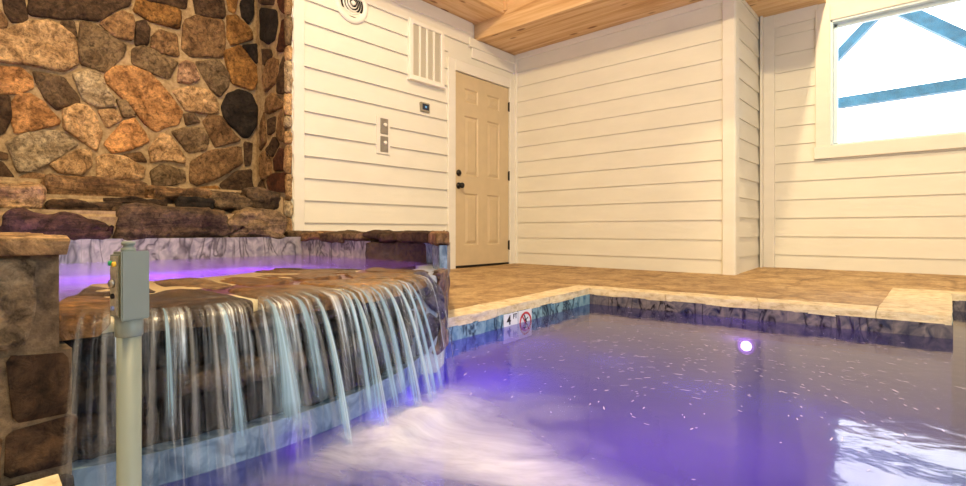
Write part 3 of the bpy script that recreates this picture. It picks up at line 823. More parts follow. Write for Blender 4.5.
# cap stones on that wall
random.seed(4)
x = -3.68
while x < -2.02:
    x1 = x+random.uniform(.14, .27)
    if x1 > -2.12: x1 = -2.0
    bm, lay = newbm()
    rock(bm, lay, x, x1-.014, 1.615+random.uniform(-.012, .012), 1.95, .332+random.uniform(-.006, .008), .381+random.uniform(0, .005), random.choice(['br', 'dk', 'gb', 'dk', 'br']), rad=.018, amp=.014, n=10)
    finish('cap_stone', bm, M_stone, spa, True); x = x1
def quad_map(a, b, c, d):
    return lambda w: Vector((*(Vector(a)*(1-w.x)*(1-w.y)+Vector(b)*w.x*(1-w.y)+Vector(c)*w.x*w.y+Vector(d)*(1-w.x)*w.y), w.z))
for q, key in ((((-2.0, 1.60), (-1.72, 1.555), (-1.73, 1.70), (-2.0, 1.95)), 'dk'), (((-1.71, 1.55), (-1.425, 1.335), (-1.405, 1.385), (-1.72, 1.69)), 'br')):
    bm, lay = newbm(); rock(bm, lay, 0, 1, 0, 1, .334, .386, key, rad=.02, amp=.008, n=14, shape=quad_map(*q))
    finish('cap_stone', bm, M_stone, spa, True)
# column at the end of the lip
COL_UP = [(-1.425, 1.350), (-1.418, 1.385), (-1.60, 1.575), (-1.74, 1.72), (-1.95, 1.74), (-1.95, 1.66), (-1.76, 1.62), (-1.56, 1.44)]
bm = bmesh.new(); prism(bm, COL_UP, .2, .335); bmesh.ops.recalc_face_normals(bm, faces=bm.faces)
finish('tiled_column', bm, M_tile_arc, spa)
bm, lay = newbm()
random.seed(21)
COLF = [(-1.30, 1.13), (-1.265, 1.22), (-1.33, 1.32), (-1.42, 1.40), (-1.52, 1.50), (-1.61, 1.60)]
segs = [0]
for a, b in zip(COLF, COLF[1:]): segs.append(segs[-1]+math.hypot(b[0]-a[0], b[1]-a[1]))
def col_fn(u, v, h):
    u = max(0, min(segs[-1]-1e-6, u)); k = max(i for i in range(len(segs)-1) if segs[i] <= u)
    t = (u-segs[k])/(segs[k+1]-segs[k]); a, b = Vector(COLF[k]), Vector(COLF[k+1]); p = a.lerp(b, t)
    d = (b-a).normalized(); nn = Vector((d.y, -d.x))
    p = p-nn*.035+nn*h; return Vector((p.x, p.y, v))
sd = [(random.uniform(0, segs[-1]), random.uniform(-.03, .25)) for _ in range(13)]
for s, poly in voronoi(sd, [(0, -.04), (segs[-1], -.04), (segs[-1], .25), (0, .25)], .014):
    relief(bm, lay, poly, col_fn, .022, random.choice([(112, 108, 128), (140, 104, 84), (92, 86, 104), (160, 130, 110), (90, 78, 88)]), rough=.008, step=.02)
nst = len(bm.faces)
prism(bm, [(p[0]-.026, p[1]-.012) for p in COLF]+[(-1.9, 1.70), (-1.9, 1.64), (-1.6, 1.40), (-1.48, 1.2)], ZP, .236)
bm.faces.ensure_lookup_table()
for f in bm.faces[nst:]: f.material_index = 1
bmesh.ops.recalc_face_normals(bm, faces=bm.faces)
M_bluemortar = simple('pale_wet_mortar', rgb(150, 156, 176), .5, var=.25, vs=25)
finish('stone_column', bm, [M_wetstone, M_bluemortar], spa, True)

# spa light
sl = empty('spa_light', (-2.0, .80, .12), 'bright violet underwater light inside the raised spa', 'spa light')
bm = bmesh.new(); lathe(bm, [(.06, 0), (.06, .012), (.045, .018), (.01, .02)], (-2.0, .80, .10), (-.3, 0, 1), 24); finish('lens', bm, emit('spa_lens', (.8, .4, 1), 8), sl, True)
bm = bmesh.new(); lathe(bm, [(.074, -.02), (.074, .008), (.06, .012), (.058, -.02)], (-2.0, .80, .10), (-.3, 0, 1), 24); finish('light_ring', bm, M_white, sl, True)
bm = bmesh.new(); lathe(bm, [(.03, -.56), (.03, -.02)], (-2.0, .80, .10), (-.0, 0, 1), 12); finish('light_stem', bm, M_white, sl, True)

def rough_mortar():
    m, nt, b = newmat('pillar_mortar')
    n = N(nt, 'ShaderNodeTexNoise', Scale=26, Detail=8, Roughness=.75); L(nt, coords(nt), n.inputs['Vector'])
    r = ramp(nt, [(.3, rgb(62, 50, 38)), (.5, rgb(124, 104, 78)), (.7, rgb(166, 144, 110))], n.outputs['Fac'])
    L(nt, r.outputs[0], b.inputs['Base Color']); b.inputs['Roughness'].default_value = .9
    bump(nt, b, n.outputs['Fac'], .9, .02); return m
M_pilmortar = rough_mortar()
# left pillar with its flat cap
random.seed(5)
pr = empty('stone_pillar', (-1.3, -.1, -.3), 'mortared stone pillar with flat cap at the spa lip end beside the grey post', 'pillar')
PX, PY = -1.085, .163
bm, lay = newbm()
def pil_fn(u, v, h): return Vector((PX+h, u, v))
for (z0, z1, y0, y1, key) in ((.205, .352, -.12, .128, 'lg'), (.125, .195, -.1, .075, 'gy'), (.092, .195, .10, .180, 'dk'), (-.0, .08, -.06, .088, 'br'), (-.0, .08, .10, .182, 'dk'),
                              (-.16, -.01, -.05, .08, 'br'), (-.16, -.01, .09, .182, 'wet')):
    P = [(y0, z0), (y1, z0), (y1, z1), (y0, z1)]
    P = [(a+random.uniform(-.008, .008), b+random.uniform(-.006, .006)) for a, b in densify(P, .08)]
    relief(bm, lay, P, pil_fn, .012 if key != 'wet' else .02, key, rough=.012, step=.015)
nst = len(bm.faces)
box(bm, PX-.5, PX, -.8, PY, .19, .362); box(bm, PX-.5, PX+.004, -.8, PY+.016, ZP, .195)
bm.faces.ensure_lookup_table()
for f in bm.faces[nst:]: f.material_index = 1
finish('shaft', bm, [M_stone, M_pilmortar], pr, False)
bm, lay = newbm()
rock(bm, lay, PX-.5, PX+.03, -.8, PY+.010, .354, .386, 'tan', rad=.006, amp=.008, n=24, shape=lambda w: Vector((w.x, w.y, w.z+.003*nz((w.x, w.y, 3), 12))))
finish('cap_slab', bm, M_stone, pr, True)

# ledge of big stones behind the spa
random.seed(11)
ld = empty('stone_ledge', (-3.5, .9, .3), 'stepped ledge of big rough stones between spa and alcove wall', 'stone ledge')
bm = bmesh.new()
for X, zt, ye_ in ((-3.06, .49, 1.53), (-3.30, .575, 1.66), (-3.58, .67, 1.83)):
    bm2 = bmesh.new(); box(bm2, XC+.05, X, -.6, ye_, -.2 if X > -3.1 else .45, zt)
    bmesh.ops.recalc_face_normals(bm2, faces=bm2.faces)
    bmesh.ops.bevel(bm2, geom=list(bm2.edges), offset=.03, segments=3, affect='EDGES'); merge(bm, bm2)
finish('mortar_bed', bm, M_mortar, ld)
LEDGE = [ (-110, -4, 211, 243, -3.0, .26, 'gb', .045), (-95, -36, 180, 209, -3.14, .35, 'br', .04), # px range, rows, front plane, depth, colour
 (2, 113, 211, 243, -3.0, .26, 'pu', .05), (119, 230, 208, 241, -3.0, .28, 'gb', .045), (229, 287, 210, 241, -3.0, .3, 'gy', .05),
 (-30, 45, 180, 210, -3.12, .4, 'tan', .03), (51, 123, 202, 216, -3.2, .25, 'dk', .02), (104, 178, 199, 207, -3.28, .3, 'dk', .012),
 (181, 217, 200, 213, -3.2, .25, 'bl', .02), (154, 215, 189, 201, -3.3, .3, 'br', .02), (218, 252, 192, 210, -3.2, .3, 'gy', .035), (253, 281, 190, 211, -3.2, .4, 'gb', .035),
 (46, 149, 178, 204, -3.45, .4, 'br', .03)]
for p0, p1, r0, r1, X, dp, key, rad in LEDGE:
    y0, zt = on_x(p0, r0, X); y1, _ = on_x(p1, r0, X)
    pm = (p0+p1)/2; zt = on_x(pm, r0, X)[1]; zb = on_x(pm, r1, X)[1]
    y1 = min(y1, YR-.02)
    bm, lay = newbm()
    shp = None
    if key == 'pu': shp = lambda w, y0=y0, y1=y1: Vector((w.x, w.y, w.z-.05*max(0, (w.y-(y0+.62*(y1-y0)))/(.38*(y1-y0)))*(1 if w.z > .42 else 0)))
    if p0 == 229: shp = lambda w, y0=y0, y1=y1: Vector((w.x, w.y, w.z-.06*max(0, 1-(w.y-y0)/(.4*(y1-y0)))*(1 if w.z > .42 else .0)))
    rock(bm, lay, X-dp, X, y0, y1, zb, zt, key, rad=rad, amp=.026, n=14, shape=shp)
    finish('ledge_stone', bm, M_ledge, ld, True)

# ------------------------------------------------------------------ water
bm = bmesh.new()
wp = [arc(SR-.03, A0+(A1-A0)*i/24) for i in range(25)]+[(-1.60, 1.42), (PW0[0]-.01, 1.5), (PNW[0]-.01, PNW[1]+.01), (PNE[0]-.01, PNE[1]+.01), (PS1[0]-.01, PS1[1]+.01), (2.61, 4.26), (2.61, .15), (-1.06, .15)]
f = bm.faces.new([bm.verts.new((x, y, ZW)) for x, y in wp]); bmesh.ops.recalc_face_normals(bm, faces=bm.faces)
if f.normal.z < 0: f.normal_flip()
tag(finish('pool_water', bm, M_pool), 'violet blue rippling pool water reflecting walls and window', 'water', None, 'stuff')
bm = bmesh.new()
wp = [(-3.01, -.3), (-1.75, -.3)]+[arc(SR-.16, A0+(A1-A0)*i/24) for i in range(25)]+[(-1.74, 1.64), (-3.01, 1.655)]
f = bm.faces.new([bm.verts.new((x, y, ZS+.004)) for x, y in wp])
if f.normal.z < 0: f.normal_flip()
tag(finish('spa_water', bm, M_spawater), 'glowing violet water filling the raised spa', 'water', None, 'stuff')

# falling water
def fall_mat():
    m, nt, p = newmat('falling_water'); out = nt.nodes['Material Output']; nt.nodes.remove(p)
    uv = N(nt, 'ShaderNodeUVMap', uv_map='UVMap')
    def streak(su, sv, det, dist):
        mp = N(nt, 'ShaderNodeMapping'); mp.inputs['Scale'].default_value = (su, sv, 1); L(nt, uv.outputs[0], mp.inputs[0])
        n = N(nt, 'ShaderNodeTexNoise', Scale=1, Detail=det, Roughness=.6, Distortion=dist); L(nt, mp.outputs[0], n.inputs['Vector']); return n
    n1 = streak(130, 1.3, 4, .35); n2 = streak(26, .7, 3, .3)
    a = N(nt, 'ShaderNodeMath', operation='MULTIPLY'); L(nt, n1.outputs['Fac'], a.inputs[0]); L(nt, n2.outputs['Fac'], a.inputs[1])
    r0 = ramp(nt, [(.19, (.0,)*3), (.27, (.10,)*3), (.34, (.40,)*3), (.42, (.85,)*3)], a.outputs[0])
    sv_ = N(nt, 'ShaderNodeSeparateXYZ'); L(nt, uv.outputs[0], sv_.inputs[0])
    env = ramp(nt, [(.02, (.0,)*3), (.14, (.5,)*3), (.2, (1.7,)*3), (.34, (.9,)*3), (.8, (.75,)*3), (1, (.3,)*3)], sv_.outputs[1])  # sheet whitened at the crest as a painted highlight band
    r = N(nt, 'ShaderNodeMix', data_type='RGBA', blend_type='MULTIPLY', clamp_result=True); r.inputs[0].default_value = 1
    L(nt, r0.outputs[0], r.inputs[6]); L(nt, env.outputs[0], r.inputs[7])
    tr = N(nt, 'ShaderNodeBsdfTransparent'); tr.inputs[0].default_value = (.93, .96, .98, 1)
    df = N(nt, 'ShaderNodeBsdfDiffuse'); df.inputs[0].default_value = (.82, .88, .92, 1)
    tl = N(nt, 'ShaderNodeBsdfTranslucent'); tl.inputs[0].default_value = (.8, .88, .94, 1)
    gl = N(nt, 'ShaderNodeBsdfGlossy', Roughness=.25)
    m1 = N(nt, 'ShaderNodeMixShader'); m1.inputs[0].default_value = .4; L(nt, df.outputs[0], m1.inputs[1]); L(nt, tl.outputs[0], m1.inputs[2])
    m2 = N(nt, 'ShaderNodeMixShader'); m2.inputs[0].default_value = .3; L(nt, m1.outputs[0], m2.inputs[1]); L(nt, gl.outputs[0], m2.inputs[2])
    bp = N(nt, 'ShaderNodeBump', Strength=.6, Distance=.01); L(nt, n1.outputs['Fac'], bp.inputs['Height']); L(nt, bp.outputs[0], gl.inputs['Normal'])
    mx = N(nt, 'ShaderNodeMixShader'); L(nt, r.outputs[2], mx.inputs[0]); L(nt, tr.outputs[0], mx.inputs[1]); L(nt, m2.outputs[0], mx.inputs[2])
    L(nt, mx.outputs[0], out.inputs[0]); return m
def stream_mat(name, a, col):
    m, nt, p = newmat(name); out = nt.nodes['Material Output']; nt.nodes.remove(p)
    uv = N(nt, 'ShaderNodeUVMap', uv_map='UVMap'); sp = N(nt, 'ShaderNodeSeparateXYZ'); L(nt, uv.outputs[0], sp.inputs[0])
    e = ramp(nt, [(0, (0,)*3), (.5, (1,)*3), (1, (0,)*3)], sp.outputs[0])           # soft side edges
    e.color_ramp.interpolation = 'EASE'
    v = ramp(nt, [(0, (.1,)*3), (.25, (1,)*3), (.8, (.8,)*3), (1, (.15,)*3)], sp.outputs[1])
    mp = N(nt, 'ShaderNodeMapping'); mp.inputs['Scale'].default_value = (9, 1.0, 1); L(nt, uv.outputs[0], mp.inputs[0])
    oi = N(nt, 'ShaderNodeObjectInfo'); L(nt, oi.outputs['Random'], mp.inputs['Location'])
    n = N(nt, 'ShaderNodeTexNoise', Scale=1, Detail=3); L(nt, mp.outputs[0], n.inputs['Vector'])
    nr = ramp(nt, [(.3, (.35,)*3), (.65, (1,)*3)], n.outputs['Fac'])
    k = N(nt, 'ShaderNodeMath', operation='MULTIPLY'); L(nt, e.outputs[0], k.inputs[0]); L(nt, v.outputs[0], k.inputs[1])
    k2 = N(nt, 'ShaderNodeMath', operation='MULTIPLY'); L(nt, k.outputs[0], k2.inputs[0]); L(nt, nr.outputs[0], k2.inputs[1])
    k3 = N(nt, 'ShaderNodeMath', operation='MULTIPLY'); L(nt, k2.outputs[0], k3.inputs[0]); k3.inputs[1].default_value = a
    tr = N(nt, 'ShaderNodeBsdfTransparent'); df = N(nt, 'ShaderNodeBsdfDiffuse'); df.inputs[0].default_value = (*col, 1)
    tl = N(nt, 'ShaderNodeBsdfTranslucent'); tl.inputs[0].default_value = (*col, 1)
    m1 = N(nt, 'ShaderNodeMixShader'); m1.inputs[0].default_value = .4; L(nt, df.outputs[0], m1.inputs[1]); L(nt, tl.outputs[0], m1.inputs[2])
    mx = N(nt, 'ShaderNodeMixShader'); L(nt, k3.outputs[0], mx.inputs[0]); L(nt, tr.outputs[0], mx.inputs[1]); L(nt, m1.outputs[0], mx.inputs[2])
    L(nt, mx.outputs[0], out.inputs[0]); return m
M_fall = fall_mat(); M_stream = stream_mat('stream_water', 1.0, (.56, .82, 1)); M_stream2 = stream_mat('thin_stream_water', .32, (.86, .86, .84))  # cyan of window daylight is put into the stream colour
wf = empty('waterfall', (-1.1, .5, .2), 'thin curtain of water falling from the spa lip to the pool', 'waterfall')
def fall_pt(a, t, out=.0):
    """t 0..1 from just inside the lip over its edge down to the pool"""
    if t < .18:
        k = t/.18; r = SR-.10+.118*k; z = LIP+.006-.012*k*k
    else:
        k = (t-.18)/.82; r = SR+.018+(.085+out)*math.sqrt(k); z = LIP-.006-(LIP-.006-ZW)*k
    q = arc(r, a); return Vector((q[0], q[1], z))
bm = bmesh.new(); uvl = bm.loops.layers.uv.new('UVMap')
NA, NT = 120, 26; B0, B1 = R(-15.5), R(40)
grid = []
for i in range(NA+1):
    a = B0+(B1-B0)*i/NA
    grid.append([bm.verts.new(fall_pt(a+.012*nz((a*9, t, 2), 1)*t, t, .03*nz((a*6, 0, 5), 1)+.012*nz((a*40, t, 3), 1))) for t in [j/NT for j in range(NT+1)]])
for i in range(NA):
    for j in range(NT):
        f = bm.faces.new((grid[i][j], grid[i+1][j], grid[i+1][j+1], grid[i][j+1])); f.smooth = True
        for l, (ii, jj) in zip(f.loops, ((i, j), (i+1, j), (i+1, j+1), (i, j+1))): l[uvl].uv = (ii/NA, jj/NT)
finish('water_sheet', bm, M_fall, wf)
def ribbon_stream(px, wtop, wbot, m, out, tend=1.0, lean=0.0, t0=.1):
    # angle of the lip under the given bearing
    best = min(range(400), key=lambda i: abs(proj_px(fall_pt(A0+(A1-A0)*i/399, .2))-px)); a = A0+(A1-A0)*best/399
    bm = bmesh.new(); uvl = bm.loops.layers.uv.new('UVMap'); n = 20; rows = []
    for j in range(n+1):
        s = j/n; t = t0+(tend-t0)*s; w = (wtop+(wbot-wtop)*s)/SR
        rows.append([bm.verts.new(fall_pt(a+lean*max(0, t-.18)+w*(k-2)/4, t, out+.006*(1-abs(k-2)/2))) for k in range(5)])
    for j in range(n):
        for k in range(4):
            f = bm.faces.new((rows[j][k], rows[j][k+1], rows[j+1][k+1], rows[j+1][k])); f.smooth = True
            for l, (jj, kk) in zip(f.loops, ((j, k), (j, k+1), (j+1, k+1), (j+1, k))): l[uvl].uv = (kk/4, jj/n)
    return finish('water_stream', bm, m, wf)
def proj_px(p):
    d = -p.x*math.sin(YAW)+p.y*math.cos(YAW); l = p.x*math.cos(YAW)+p.y*math.sin(YAW); return 483+FPX*l/d
random.seed(3)
M_stream3 = stream_mat('bright_stream_water', 1.0, (.82, .96, 1))
for px, w0, w1, tend in ((166, .006, .02, .65), (224, .010, .035, .8), (272, .010, .085, .8), (299, .012, .055, .7), (316, .016, .04, 1.0), (352, .016, .045, 1.0),
                         (345, .012, .03, .9), (364, .02, .045, .95), (376, .02, .05, .9), (386, .022, .05, 1.0), (396, .024, .05, 1.0), (403, .022, .045, 1.0), (409, .022, .04, 1.0)):
    if px in (316, 352, 386, 396): ribbon_stream(px, w0*.6, w1*.5, M_stream3, .036, tend, .01)
    ribbon_stream(px, w0, w1, M_stream, .03, tend, random.uniform(-.01, .02))
for px in (80, 104, 152, 188, 210, 250, 286, 308, 330, 371, 394):
    ribbon_stream(px, .008, .022, M_stream2, .015+random.uniform(0, .02), random.uniform(.7, 1.0), random.uniform(-.02, .02))

# foam
def foam_mat():
    m, nt, p = newmat('churning_foam'); out = nt.nodes['Material Output']; nt.nodes.remove(p)
    at = N(nt, 'ShaderNodeVertexColor', layer_name='Foam')
    uv = N(nt, 'ShaderNodeUVMap', uv_map='UVMap'); mp = N(nt, 'ShaderNodeMapping'); mp.inputs['Scale'].default_value = (9, 3, 1); L(nt, uv.outputs[0], mp.inputs[0])
    n = N(nt, 'ShaderNodeTexNoise', Scale=1, Detail=6, Roughness=.6, Distortion=.7); L(nt, mp.outputs[0], n.inputs['Vector'])
    nr = ramp(nt, [(.3, (.25,)*3), (.68, (1.0,)*3)], n.outputs['Fac'])
    ad = N(nt, 'ShaderNodeMath', operation='MULTIPLY'); L(nt, nr.outputs[0], ad.inputs[0]); L(nt, at.outputs['Color'], ad.inputs[1])
    r = ramp(nt, [(.06, (0,)*3), (.34, (.4,)*3), (.8, (.95,)*3)], ad.outputs[0])
    tr = N(nt, 'ShaderNodeBsdfTransparent'); df = N(nt, 'ShaderNodeBsdfDiffuse'); df.inputs[0].default_value = (.90, .94, 1, 1)
    tl = N(nt, 'ShaderNodeBsdfTranslucent'); tl.inputs[0].default_value = (.9, .86, .97, 1)
    m1 = N(nt, 'ShaderNodeMixShader'); m1.inputs[0].default_value = .4; L(nt, df.outputs[0], m1.inputs[1]); L(nt, tl.outputs[0], m1.inputs[2])
    mx = N(nt, 'ShaderNodeMixShader'); L(nt, r.outputs[0], mx.inputs[0]); L(nt, tr.outputs[0], mx.inputs[1]); L(nt, m1.outputs[0], mx.inputs[2])
    L(nt, mx.outputs[0], out.inputs[0]); return m
def N_sub(nt, sock, v):
    s = N(nt, 'ShaderNodeMath', operation='SUBTRACT'); L(nt, sock, s.inputs[0]); s.inputs[1].default_value = v; return s.outputs[0]
bm = bmesh.new(); uvl = bm.loops.layers.uv.new('UVMap'); fl = bm.loops.layers.float_color.new('Foam')
NA, NR = 90, 60
def foam_v(i, j):
    a = R(-14)+R(64)*i/NA; r = 1.16+1.15*j/NR
    q = arc(r, a); ad = math.degrees(a)
    lat = math.exp(-((ad-13)/(11 if ad < 13 else 13))**2)
    d = .85*math.exp(-((r-1.31)/.10)**2)*lat + .50*math.exp(-((r-1.52)/.22)**2)*math.exp(-((ad-12)/15)**2)
    d += .62*math.exp(-((q[0]+.62+.5*(q[1]-.82))/.30)**2-((q[1]-.82)/.11)**2)
    z = ZW+.004+.022*math.exp(-((r-1.31)/.08)**2)*lat*(1+.6*nz((q[0], q[1], 0), 9))+.006*d*nz((q[0], q[1], 3), 14)
    return Vector((q[0], q[1], max(z, ZW+.003))), min(1, d)
vg = [[foam_v(i, j) for j in range(NR+1)] for i in range(NA+1)]
vb = [[bm.verts.new(v[0]) for v in row] for row in vg]
for i in range(NA):
    for j in range(NR):
        ids = ((i, j), (i, j+1), (i+1, j+1), (i+1, j))
        if max(vg[a][b][1] for a, b in ids) < .02: continue
        f = bm.faces.new([vb[a][b] for a, b in ids]); f.smooth = True
        for l, (a, b) in zip(f.loops, ids):
            l[uvl].uv = (a/NA, b/NR); d = vg[a][b][1]; l[fl] = (d, d, d, 1)
bmesh.ops.delete(bm, geom=[v for v in bm.verts if not v.link_faces], context='VERTS')
tag(finish('white_foam', bm, foam_mat()), 'white churning foam where the waterfall meets the pool', 'foam', None, 'stuff')

# drifting flecks of foam on the water
random.seed(9)
bm = bmesh.new()
CW = Vector((-.55, 1.35))
cnt = 0
while cnt < 520:
    x, y = random.uniform(-1.55, .9), random.uniform(.9, 2.95)
    dx, dy = x+.75, y-2.0
    if random.random() > math.exp(-(dx*dx/.5+dy*dy/.35)): continue
    a = math.atan2(y-CW.y, x-CW.x)+PI/2+random.uniform(-.4, .4); ln = random.uniform(.003, .010)*(2 if random.random() < .15 else 1); w = random.uniform(.0008, .0019)
    d = Vector((math.cos(a), math.sin(a), 0)); s = Vector((-d.y, d.x, 0)); p = Vector((x, y, ZW+.0015))
    bm.faces.new([bm.verts.new(p+d*ln*u+s*w*v) for u, v in ((-1, 0), (-.5, -1), (.5, -1), (1, 0), (.5, 1), (-.5, 1))]); cnt += 1
for f in bm.faces:
    f.normal_update()
    if f.normal.z < 0: f.normal_flip()
tag(finish('foam_flecks', bm, simple('fleck_white', (.62, .55, .7), .6)), 'tiny white foam flecks swirling on the pool surface', 'foam', None, 'stuff')

# ------------------------------------------------------------------ fittings on the wall
XW = XA+.012
gv = empty('wall_vent', (XW, 3.325, 2.09), 'white rectangular return air grille on the siding by the door', 'air vent')
y0, y1, z0, z1 = 3.098, 3.551, 1.82, 2.385
bm = bmesh.new()
for a in ((XW-.01, XW+.03, y0, y0+.045, z0, z1), (XW-.01, XW+.03, y1-.045, y1, z0, z1), (XW-.01, XW+.029, y0+.04, y1-.04, z0+.001, z0+.04), (XW-.01, XW+.029, y0+.04, y1-.04, z1-.04, z1-.001)): merge(bm, bbox(*a, bev=.004, seg=1))
merge(bm, bbox(XW-.01, XW+.042, y0-.004, y1+.004, z0-.012, z0+.006, bev=.003, seg=1))
finish('vent_frame', bm, M_white, gv)
bw = (y1-y0-.09)/4
for k in range(1, 4):
    yc = y0+.045+bw*k; finish('mullion', bbox(XW-.005, XW+.024, yc-.009, yc+.009, z0+.03, z1-.03, bev=.002, seg=1), M_white, gv)
M_louver = simple('louver_beige', (.74, .68, .56), .5)
for k in range(4):
    bm = bmesh.new(); ya, yb = y0+.045+bw*k+.004, y0+.045+bw*(k+1)-.004
    z = z0+.045
    while z < z1-.045:
        vs = [bm.verts.new(p) for p in ((XW+.016, ya, z), (XW+.016, yb, z), (XW+.004, yb, z+.024), (XW+.004, ya, z+.024))]; bm.faces.new(vs); z += .0175
    finish('louver_panel', bm, M_louver, gv)
bm = bmesh.new(); box(bm, XA-.02, XW+.002, y0+.03, y1-.03, z0+.03, z1-.03); finish('duct_back', bm, M_louver, gv)
rv = empty('round_vent', (XW, 2.484, 2.315), 'round white ringed air diffuser high on the siding', 'air vent')
cv = (XW-.006, 2.484, 2.315)
bm = bmesh.new(); lathe(bm, [(.165, 0), (.165, .01), (.15, .018), (.118, .02), (.114, .004), (.114, 0)], cv, (1, 0, 0), 40); finish('vent_flange', bm, M_white, rv, True)
bm = bmesh.new(); lathe(bm, [(.115, .0065), (.0, .008)], cv, (1, 0, 0), 32); finish('dark_throat', bm, M_black, rv)
for r, h in ((.088, .014), (.064, .019), (.041, .024)):
    bm = bmesh.new()
    n = 32; A = []
    for rr, hh in ((r-.005, h+.008), (r+.004, h-.002), (r+.005, h-.004), (r-.004, h+.004)):
        A.append([bm.verts.new((cv[0]+hh, cv[1]+rr*math.cos(2*PI*i/n), cv[2]+rr*math.sin(2*PI*i/n))) for i in range(n)])
    for k in range(4):
        for i in range(n): bm.faces.new((A[k][i], A[k][(i+1) % n], A[(k+1) % 4][(i+1) % n], A[(k+1) % 4][i]))
    bmesh.ops.recalc_face_normals(bm, faces=bm.faces); finish('diffuser_ring', bm, M_white, rv, True)
bm = bmesh.new(); lathe(bm, [(.020, .008), (.020, .036), (.012, .04)], cv, (1, 0, 0), 24); finish('diffuser_hub', bm, M_white, rv, True)
th = empty('thermostat', (XW, 3.305, 1.58), 'small thermostat with dark screen under the rectangular grille', 'thermostat')
finish('housing', bbox(XW-.012, XW+.02, 3.245, 3.362, 1.535, 1.628, bev=.006), simple('thermostat_case', (.30, .27, .20), .4), th)
bm = bmesh.new(); box(bm, XW+.0195, XW+.0215, 3.262, 3.346, 1.556, 1.614); finish('screen', bm, simple('dark_screen', (.015, .025, .05), .15), th)
bm = bmesh.new(); box(bm, XW+.021, XW+.0222, 3.295, 3.318, 1.576, 1.594); finish('screen_icon', bm, emit('blue_glow', (.1, .3, .6), .5), th)
swc = bbox(XA-.002, XW+.010, 2.735, 2.885, 1.075, 1.41, bev=.003)
tag(finish('mounting_board', swc, M_trim), 'small white board on the siding carrying two timer switches', 'mounting board')
for zc, lab in ((1.325, 'steel timer switch plate, upper of the pair on the small white board'), (1.165, 'steel timer switch plate, lower of the pair on the small white board')):
    sw = empty('timer_switch', (XW+.01, 2.815, zc), lab, 'switch', 'steel timer switches')
    sp_ = finish('switch_plate', bbox(XW+.009, XW+.016, 2.772, 2.858, zc-.07, zc+.07, bev=.003), M_steel, sw)
    bm = bmesh.new(); lathe(bm, [(.017, 0), (.016, .016), (.012, .019), (.004, .02)], (XW+.016, 2.818, zc+.012), (1, 0, 0), 20); finish('switch_knob', bm, M_white, sp_, True)
    for s in (-1, 1):
        bm = bmesh.new(); lathe(bm, [(.005, 0), (.004, .003)], (XW+.016, 2.815, zc+s*.056), (1, 0, 0), 10); finish('screw', bm, M_steel, sp_)

# ------------------------------------------------------------------ control post in front of the spa
CP = Vector((-.861, .207, 0))
cp = empty('control_post', (CP.x, CP.y, ZP), 'grey plastic pipe post with weathered control box before the waterfall', 'control post')
SP = 1.0
bm = bmesh.new(); lathe(bm, [(.0150, ZP), (.0150, .262)], (CP.x, CP.y, 0), (0, 0, 1), 28); finish('pipe', bm, M_grey, cp, True)
bm = bmesh.new(); lathe(bm, [(.0168, .242), (.0172, .244), (.0172, .27), (.012, .271)], (CP.x, CP.y, 0), (0, 0, 1), 28); finish('pipe_collar', bm, M_grey, cp, True)
def oriented(bm, ang):
    c, s = math.cos(ang), math.sin(ang)
    for v in bm.verts:
        x, y = v.co.x, v.co.y; v.co.x = CP.x+x*c-y*s; v.co.y = CP.y+x*s+y*c
    return bm
BA = R(11.6)
bx0, bx1, by0, by1, bz0, bz1 = -.019, .019, -.0172, .0172, .267, .362
finish('box_body', oriented(bbox(bx0, bx1-.006, by0, by1, bz0, bz1, bev=.004), BA), M_grey, cp)
finish('box_cover', oriented(bbox(bx1-.005, bx1, by0-.001, by1+.001, bz0-.001, bz1+.001, bev=.0015), BA), M_grey, cp)
finish('switch_panel', oriented(bbox(bx0+.006, bx1-.012, by0-.0015, by0+.002, bz0+.006, bz1-.006, bev=.001), BA), M_greyface, cp)
def button(x, z, r, m, nm, h=.006):
    b = bmesh.new(); lathe(b, [(r, 0), (r*.9, h), (r*.3, h*1.15)], (x, by0-.001, z), (0, -1, 0), 14); finish(nm, oriented(b, BA), m, cp, True)
button(-.009, .346, .0038, simple('green_button', (.02, .35, .15), .3), 'green_button', .0035)
button(.002, .345, .0038, simple('yellow_button', (.85, .55, .05), .3), 'yellow_button', .0035)
button(-.003, .318, .006, M_steel, 'toggle_switch', .005)
button(-.003, .300, .004, M_black, 'key_slot', .003)
button(-.003, .283, .0035, simple('blue_dot', (.2, .25, .5), .4), 'blue_indicator', .003)
bm = bmesh.new(); lathe(bm, [(.009, 0), (.009, .006), (.0065, .007), (.0065, .010), (.0085, .011), (.0085, .015), (.004, .016)], (-.002, 0, bz1-.001), (0, 0, 1), 20); finish('top_fitting', oriented(bm, BA), M_grey, cp, True)

# ------------------------------------------------------------------ lights
def lamp(kind, name, loc, energy, col, **kw):
    l = bpy.data.lights.new(name, kind); l.energy = energy; l.color = col
    for k, v in kw.items():
        if k != 'aim': setattr(l, k, v)
    o = bpy.data.objects.new(name, l); C.objects.link(o); o.location = loc
    if 'aim' in kw: o.rotation_euler = (Vector(kw['aim'])-Vector(loc)).to_track_quat('-Z', 'Y').to_euler()
    return o
lamp('AREA', 'room_light_and_fill', (-.55, .2, 3.7), 200, (1, .755, .41), size=.2, aim=(-1.6, 2.2, 0))
lamp('AREA', 'room_light_and_fill', (1.0, .5, 3.9), 30, (1, .82, .56), size=1.4, aim=(.2, 2.0, 0))  # wide unseen lamp added as room fill
lamp('SPOT', 'window_wall_light', (-.545, 3.3, 3.66), 320, (1, .785, .47), spot_size=R(80), spot_blend=.5, shadow_soft_size=.04, aim=(.2, 5.59, 1.1))
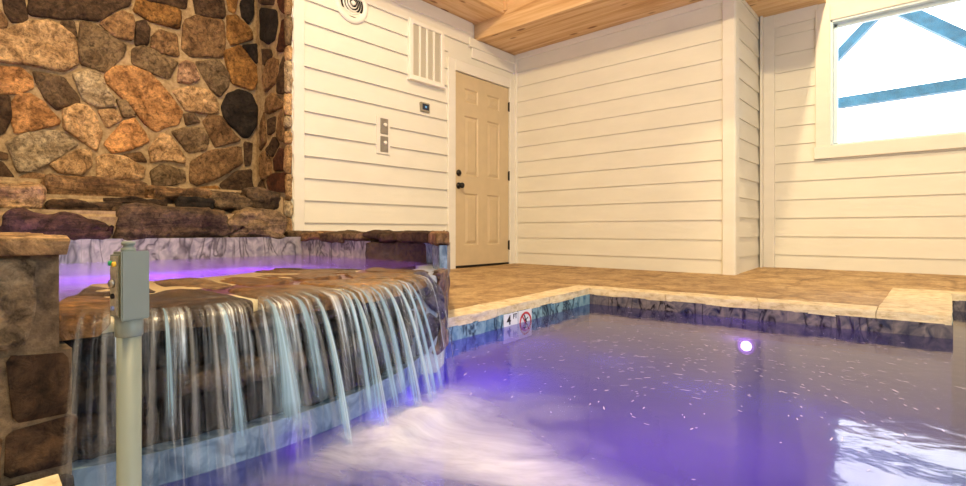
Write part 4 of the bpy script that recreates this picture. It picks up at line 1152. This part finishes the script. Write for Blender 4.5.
lamp('AREA', 'daylight', (2.45, 1.3, 1.3), 110, (.66, .86, 1), size=1.6, aim=(-1, 1.6, .3))
lamp('SPOT', 'alcove_light', (-3.0, .7, 3.2), 130, (1, .77, .46), spot_size=R(80), spot_blend=1, shadow_soft_size=.08, aim=(XC, .7, 1.0))
lamp('SPOT', 'wall_light', (-2.3, 2.4, 3.2), 70, (1, .86, .64), spot_size=R(110), spot_blend=1, shadow_soft_size=.1, aim=(XA, 2.5, .9))
lamp('POINT', 'pool_glow', (-.655, 2.50, -.155), .45, (.75, .25, 1), shadow_soft_size=.03)  # added near the surface for the halo, apart from the fixture
lamp('POINT', 'pool_glow', (-.785, yl_-.10, -.25), .4, (.62, .2, 1), shadow_soft_size=.05)
lamp('POINT', 'pool_glow', (-1.06, 1.28, -.30), 4.2, (.17, .06, 1), shadow_soft_size=.05)  # this and the next three: unseen lamps added for violet patches of water
lamp('POINT', 'pool_glow', (-.52, 1.02, -.40), 4.5, (.40, .10, 1), shadow_soft_size=.05)
lamp('POINT', 'pool_glow', (-.30, 1.25, -.42), 4.5, (.50, .14, 1), shadow_soft_size=.05)
lamp('POINT', 'pool_glow', (-1.32, 1.72, -.36), 2.2, (.20, .06, 1), shadow_soft_size=.05)
for x, y in ((-1.3, 1.85), (-.92, 1.75), (-.55, 1.62), (-.25, 1.62)):
    lamp('POINT', 'pool_glow', (x, y, -.24), .5, (.05, .05, 1), shadow_soft_size=.04)  # added lamp chain imitating a blue streak across the water
lamp('POINT', 'spa_glow', (-1.92, .50, .09), 9, (.42, .06, 1), shadow_soft_size=.05)  # added near the lip so the front spa water glows violet
lamp('POINT', 'spa_glow', (-1.95, .90, .09), 6, (.42, .06, 1), shadow_soft_size=.05)

w = bpy.data.worlds.new('sky'); scene.world = w; w.use_nodes = True
nt = w.node_tree; bg = nt.nodes['Background']
bg.inputs[0].default_value = (.93, .96, 1, 1); bg.inputs[1].default_value = 9.0
scene.view_settings.view_transform = 'Standard'
scene.view_settings.look = 'None'
scene.view_settings.exposure = -.28
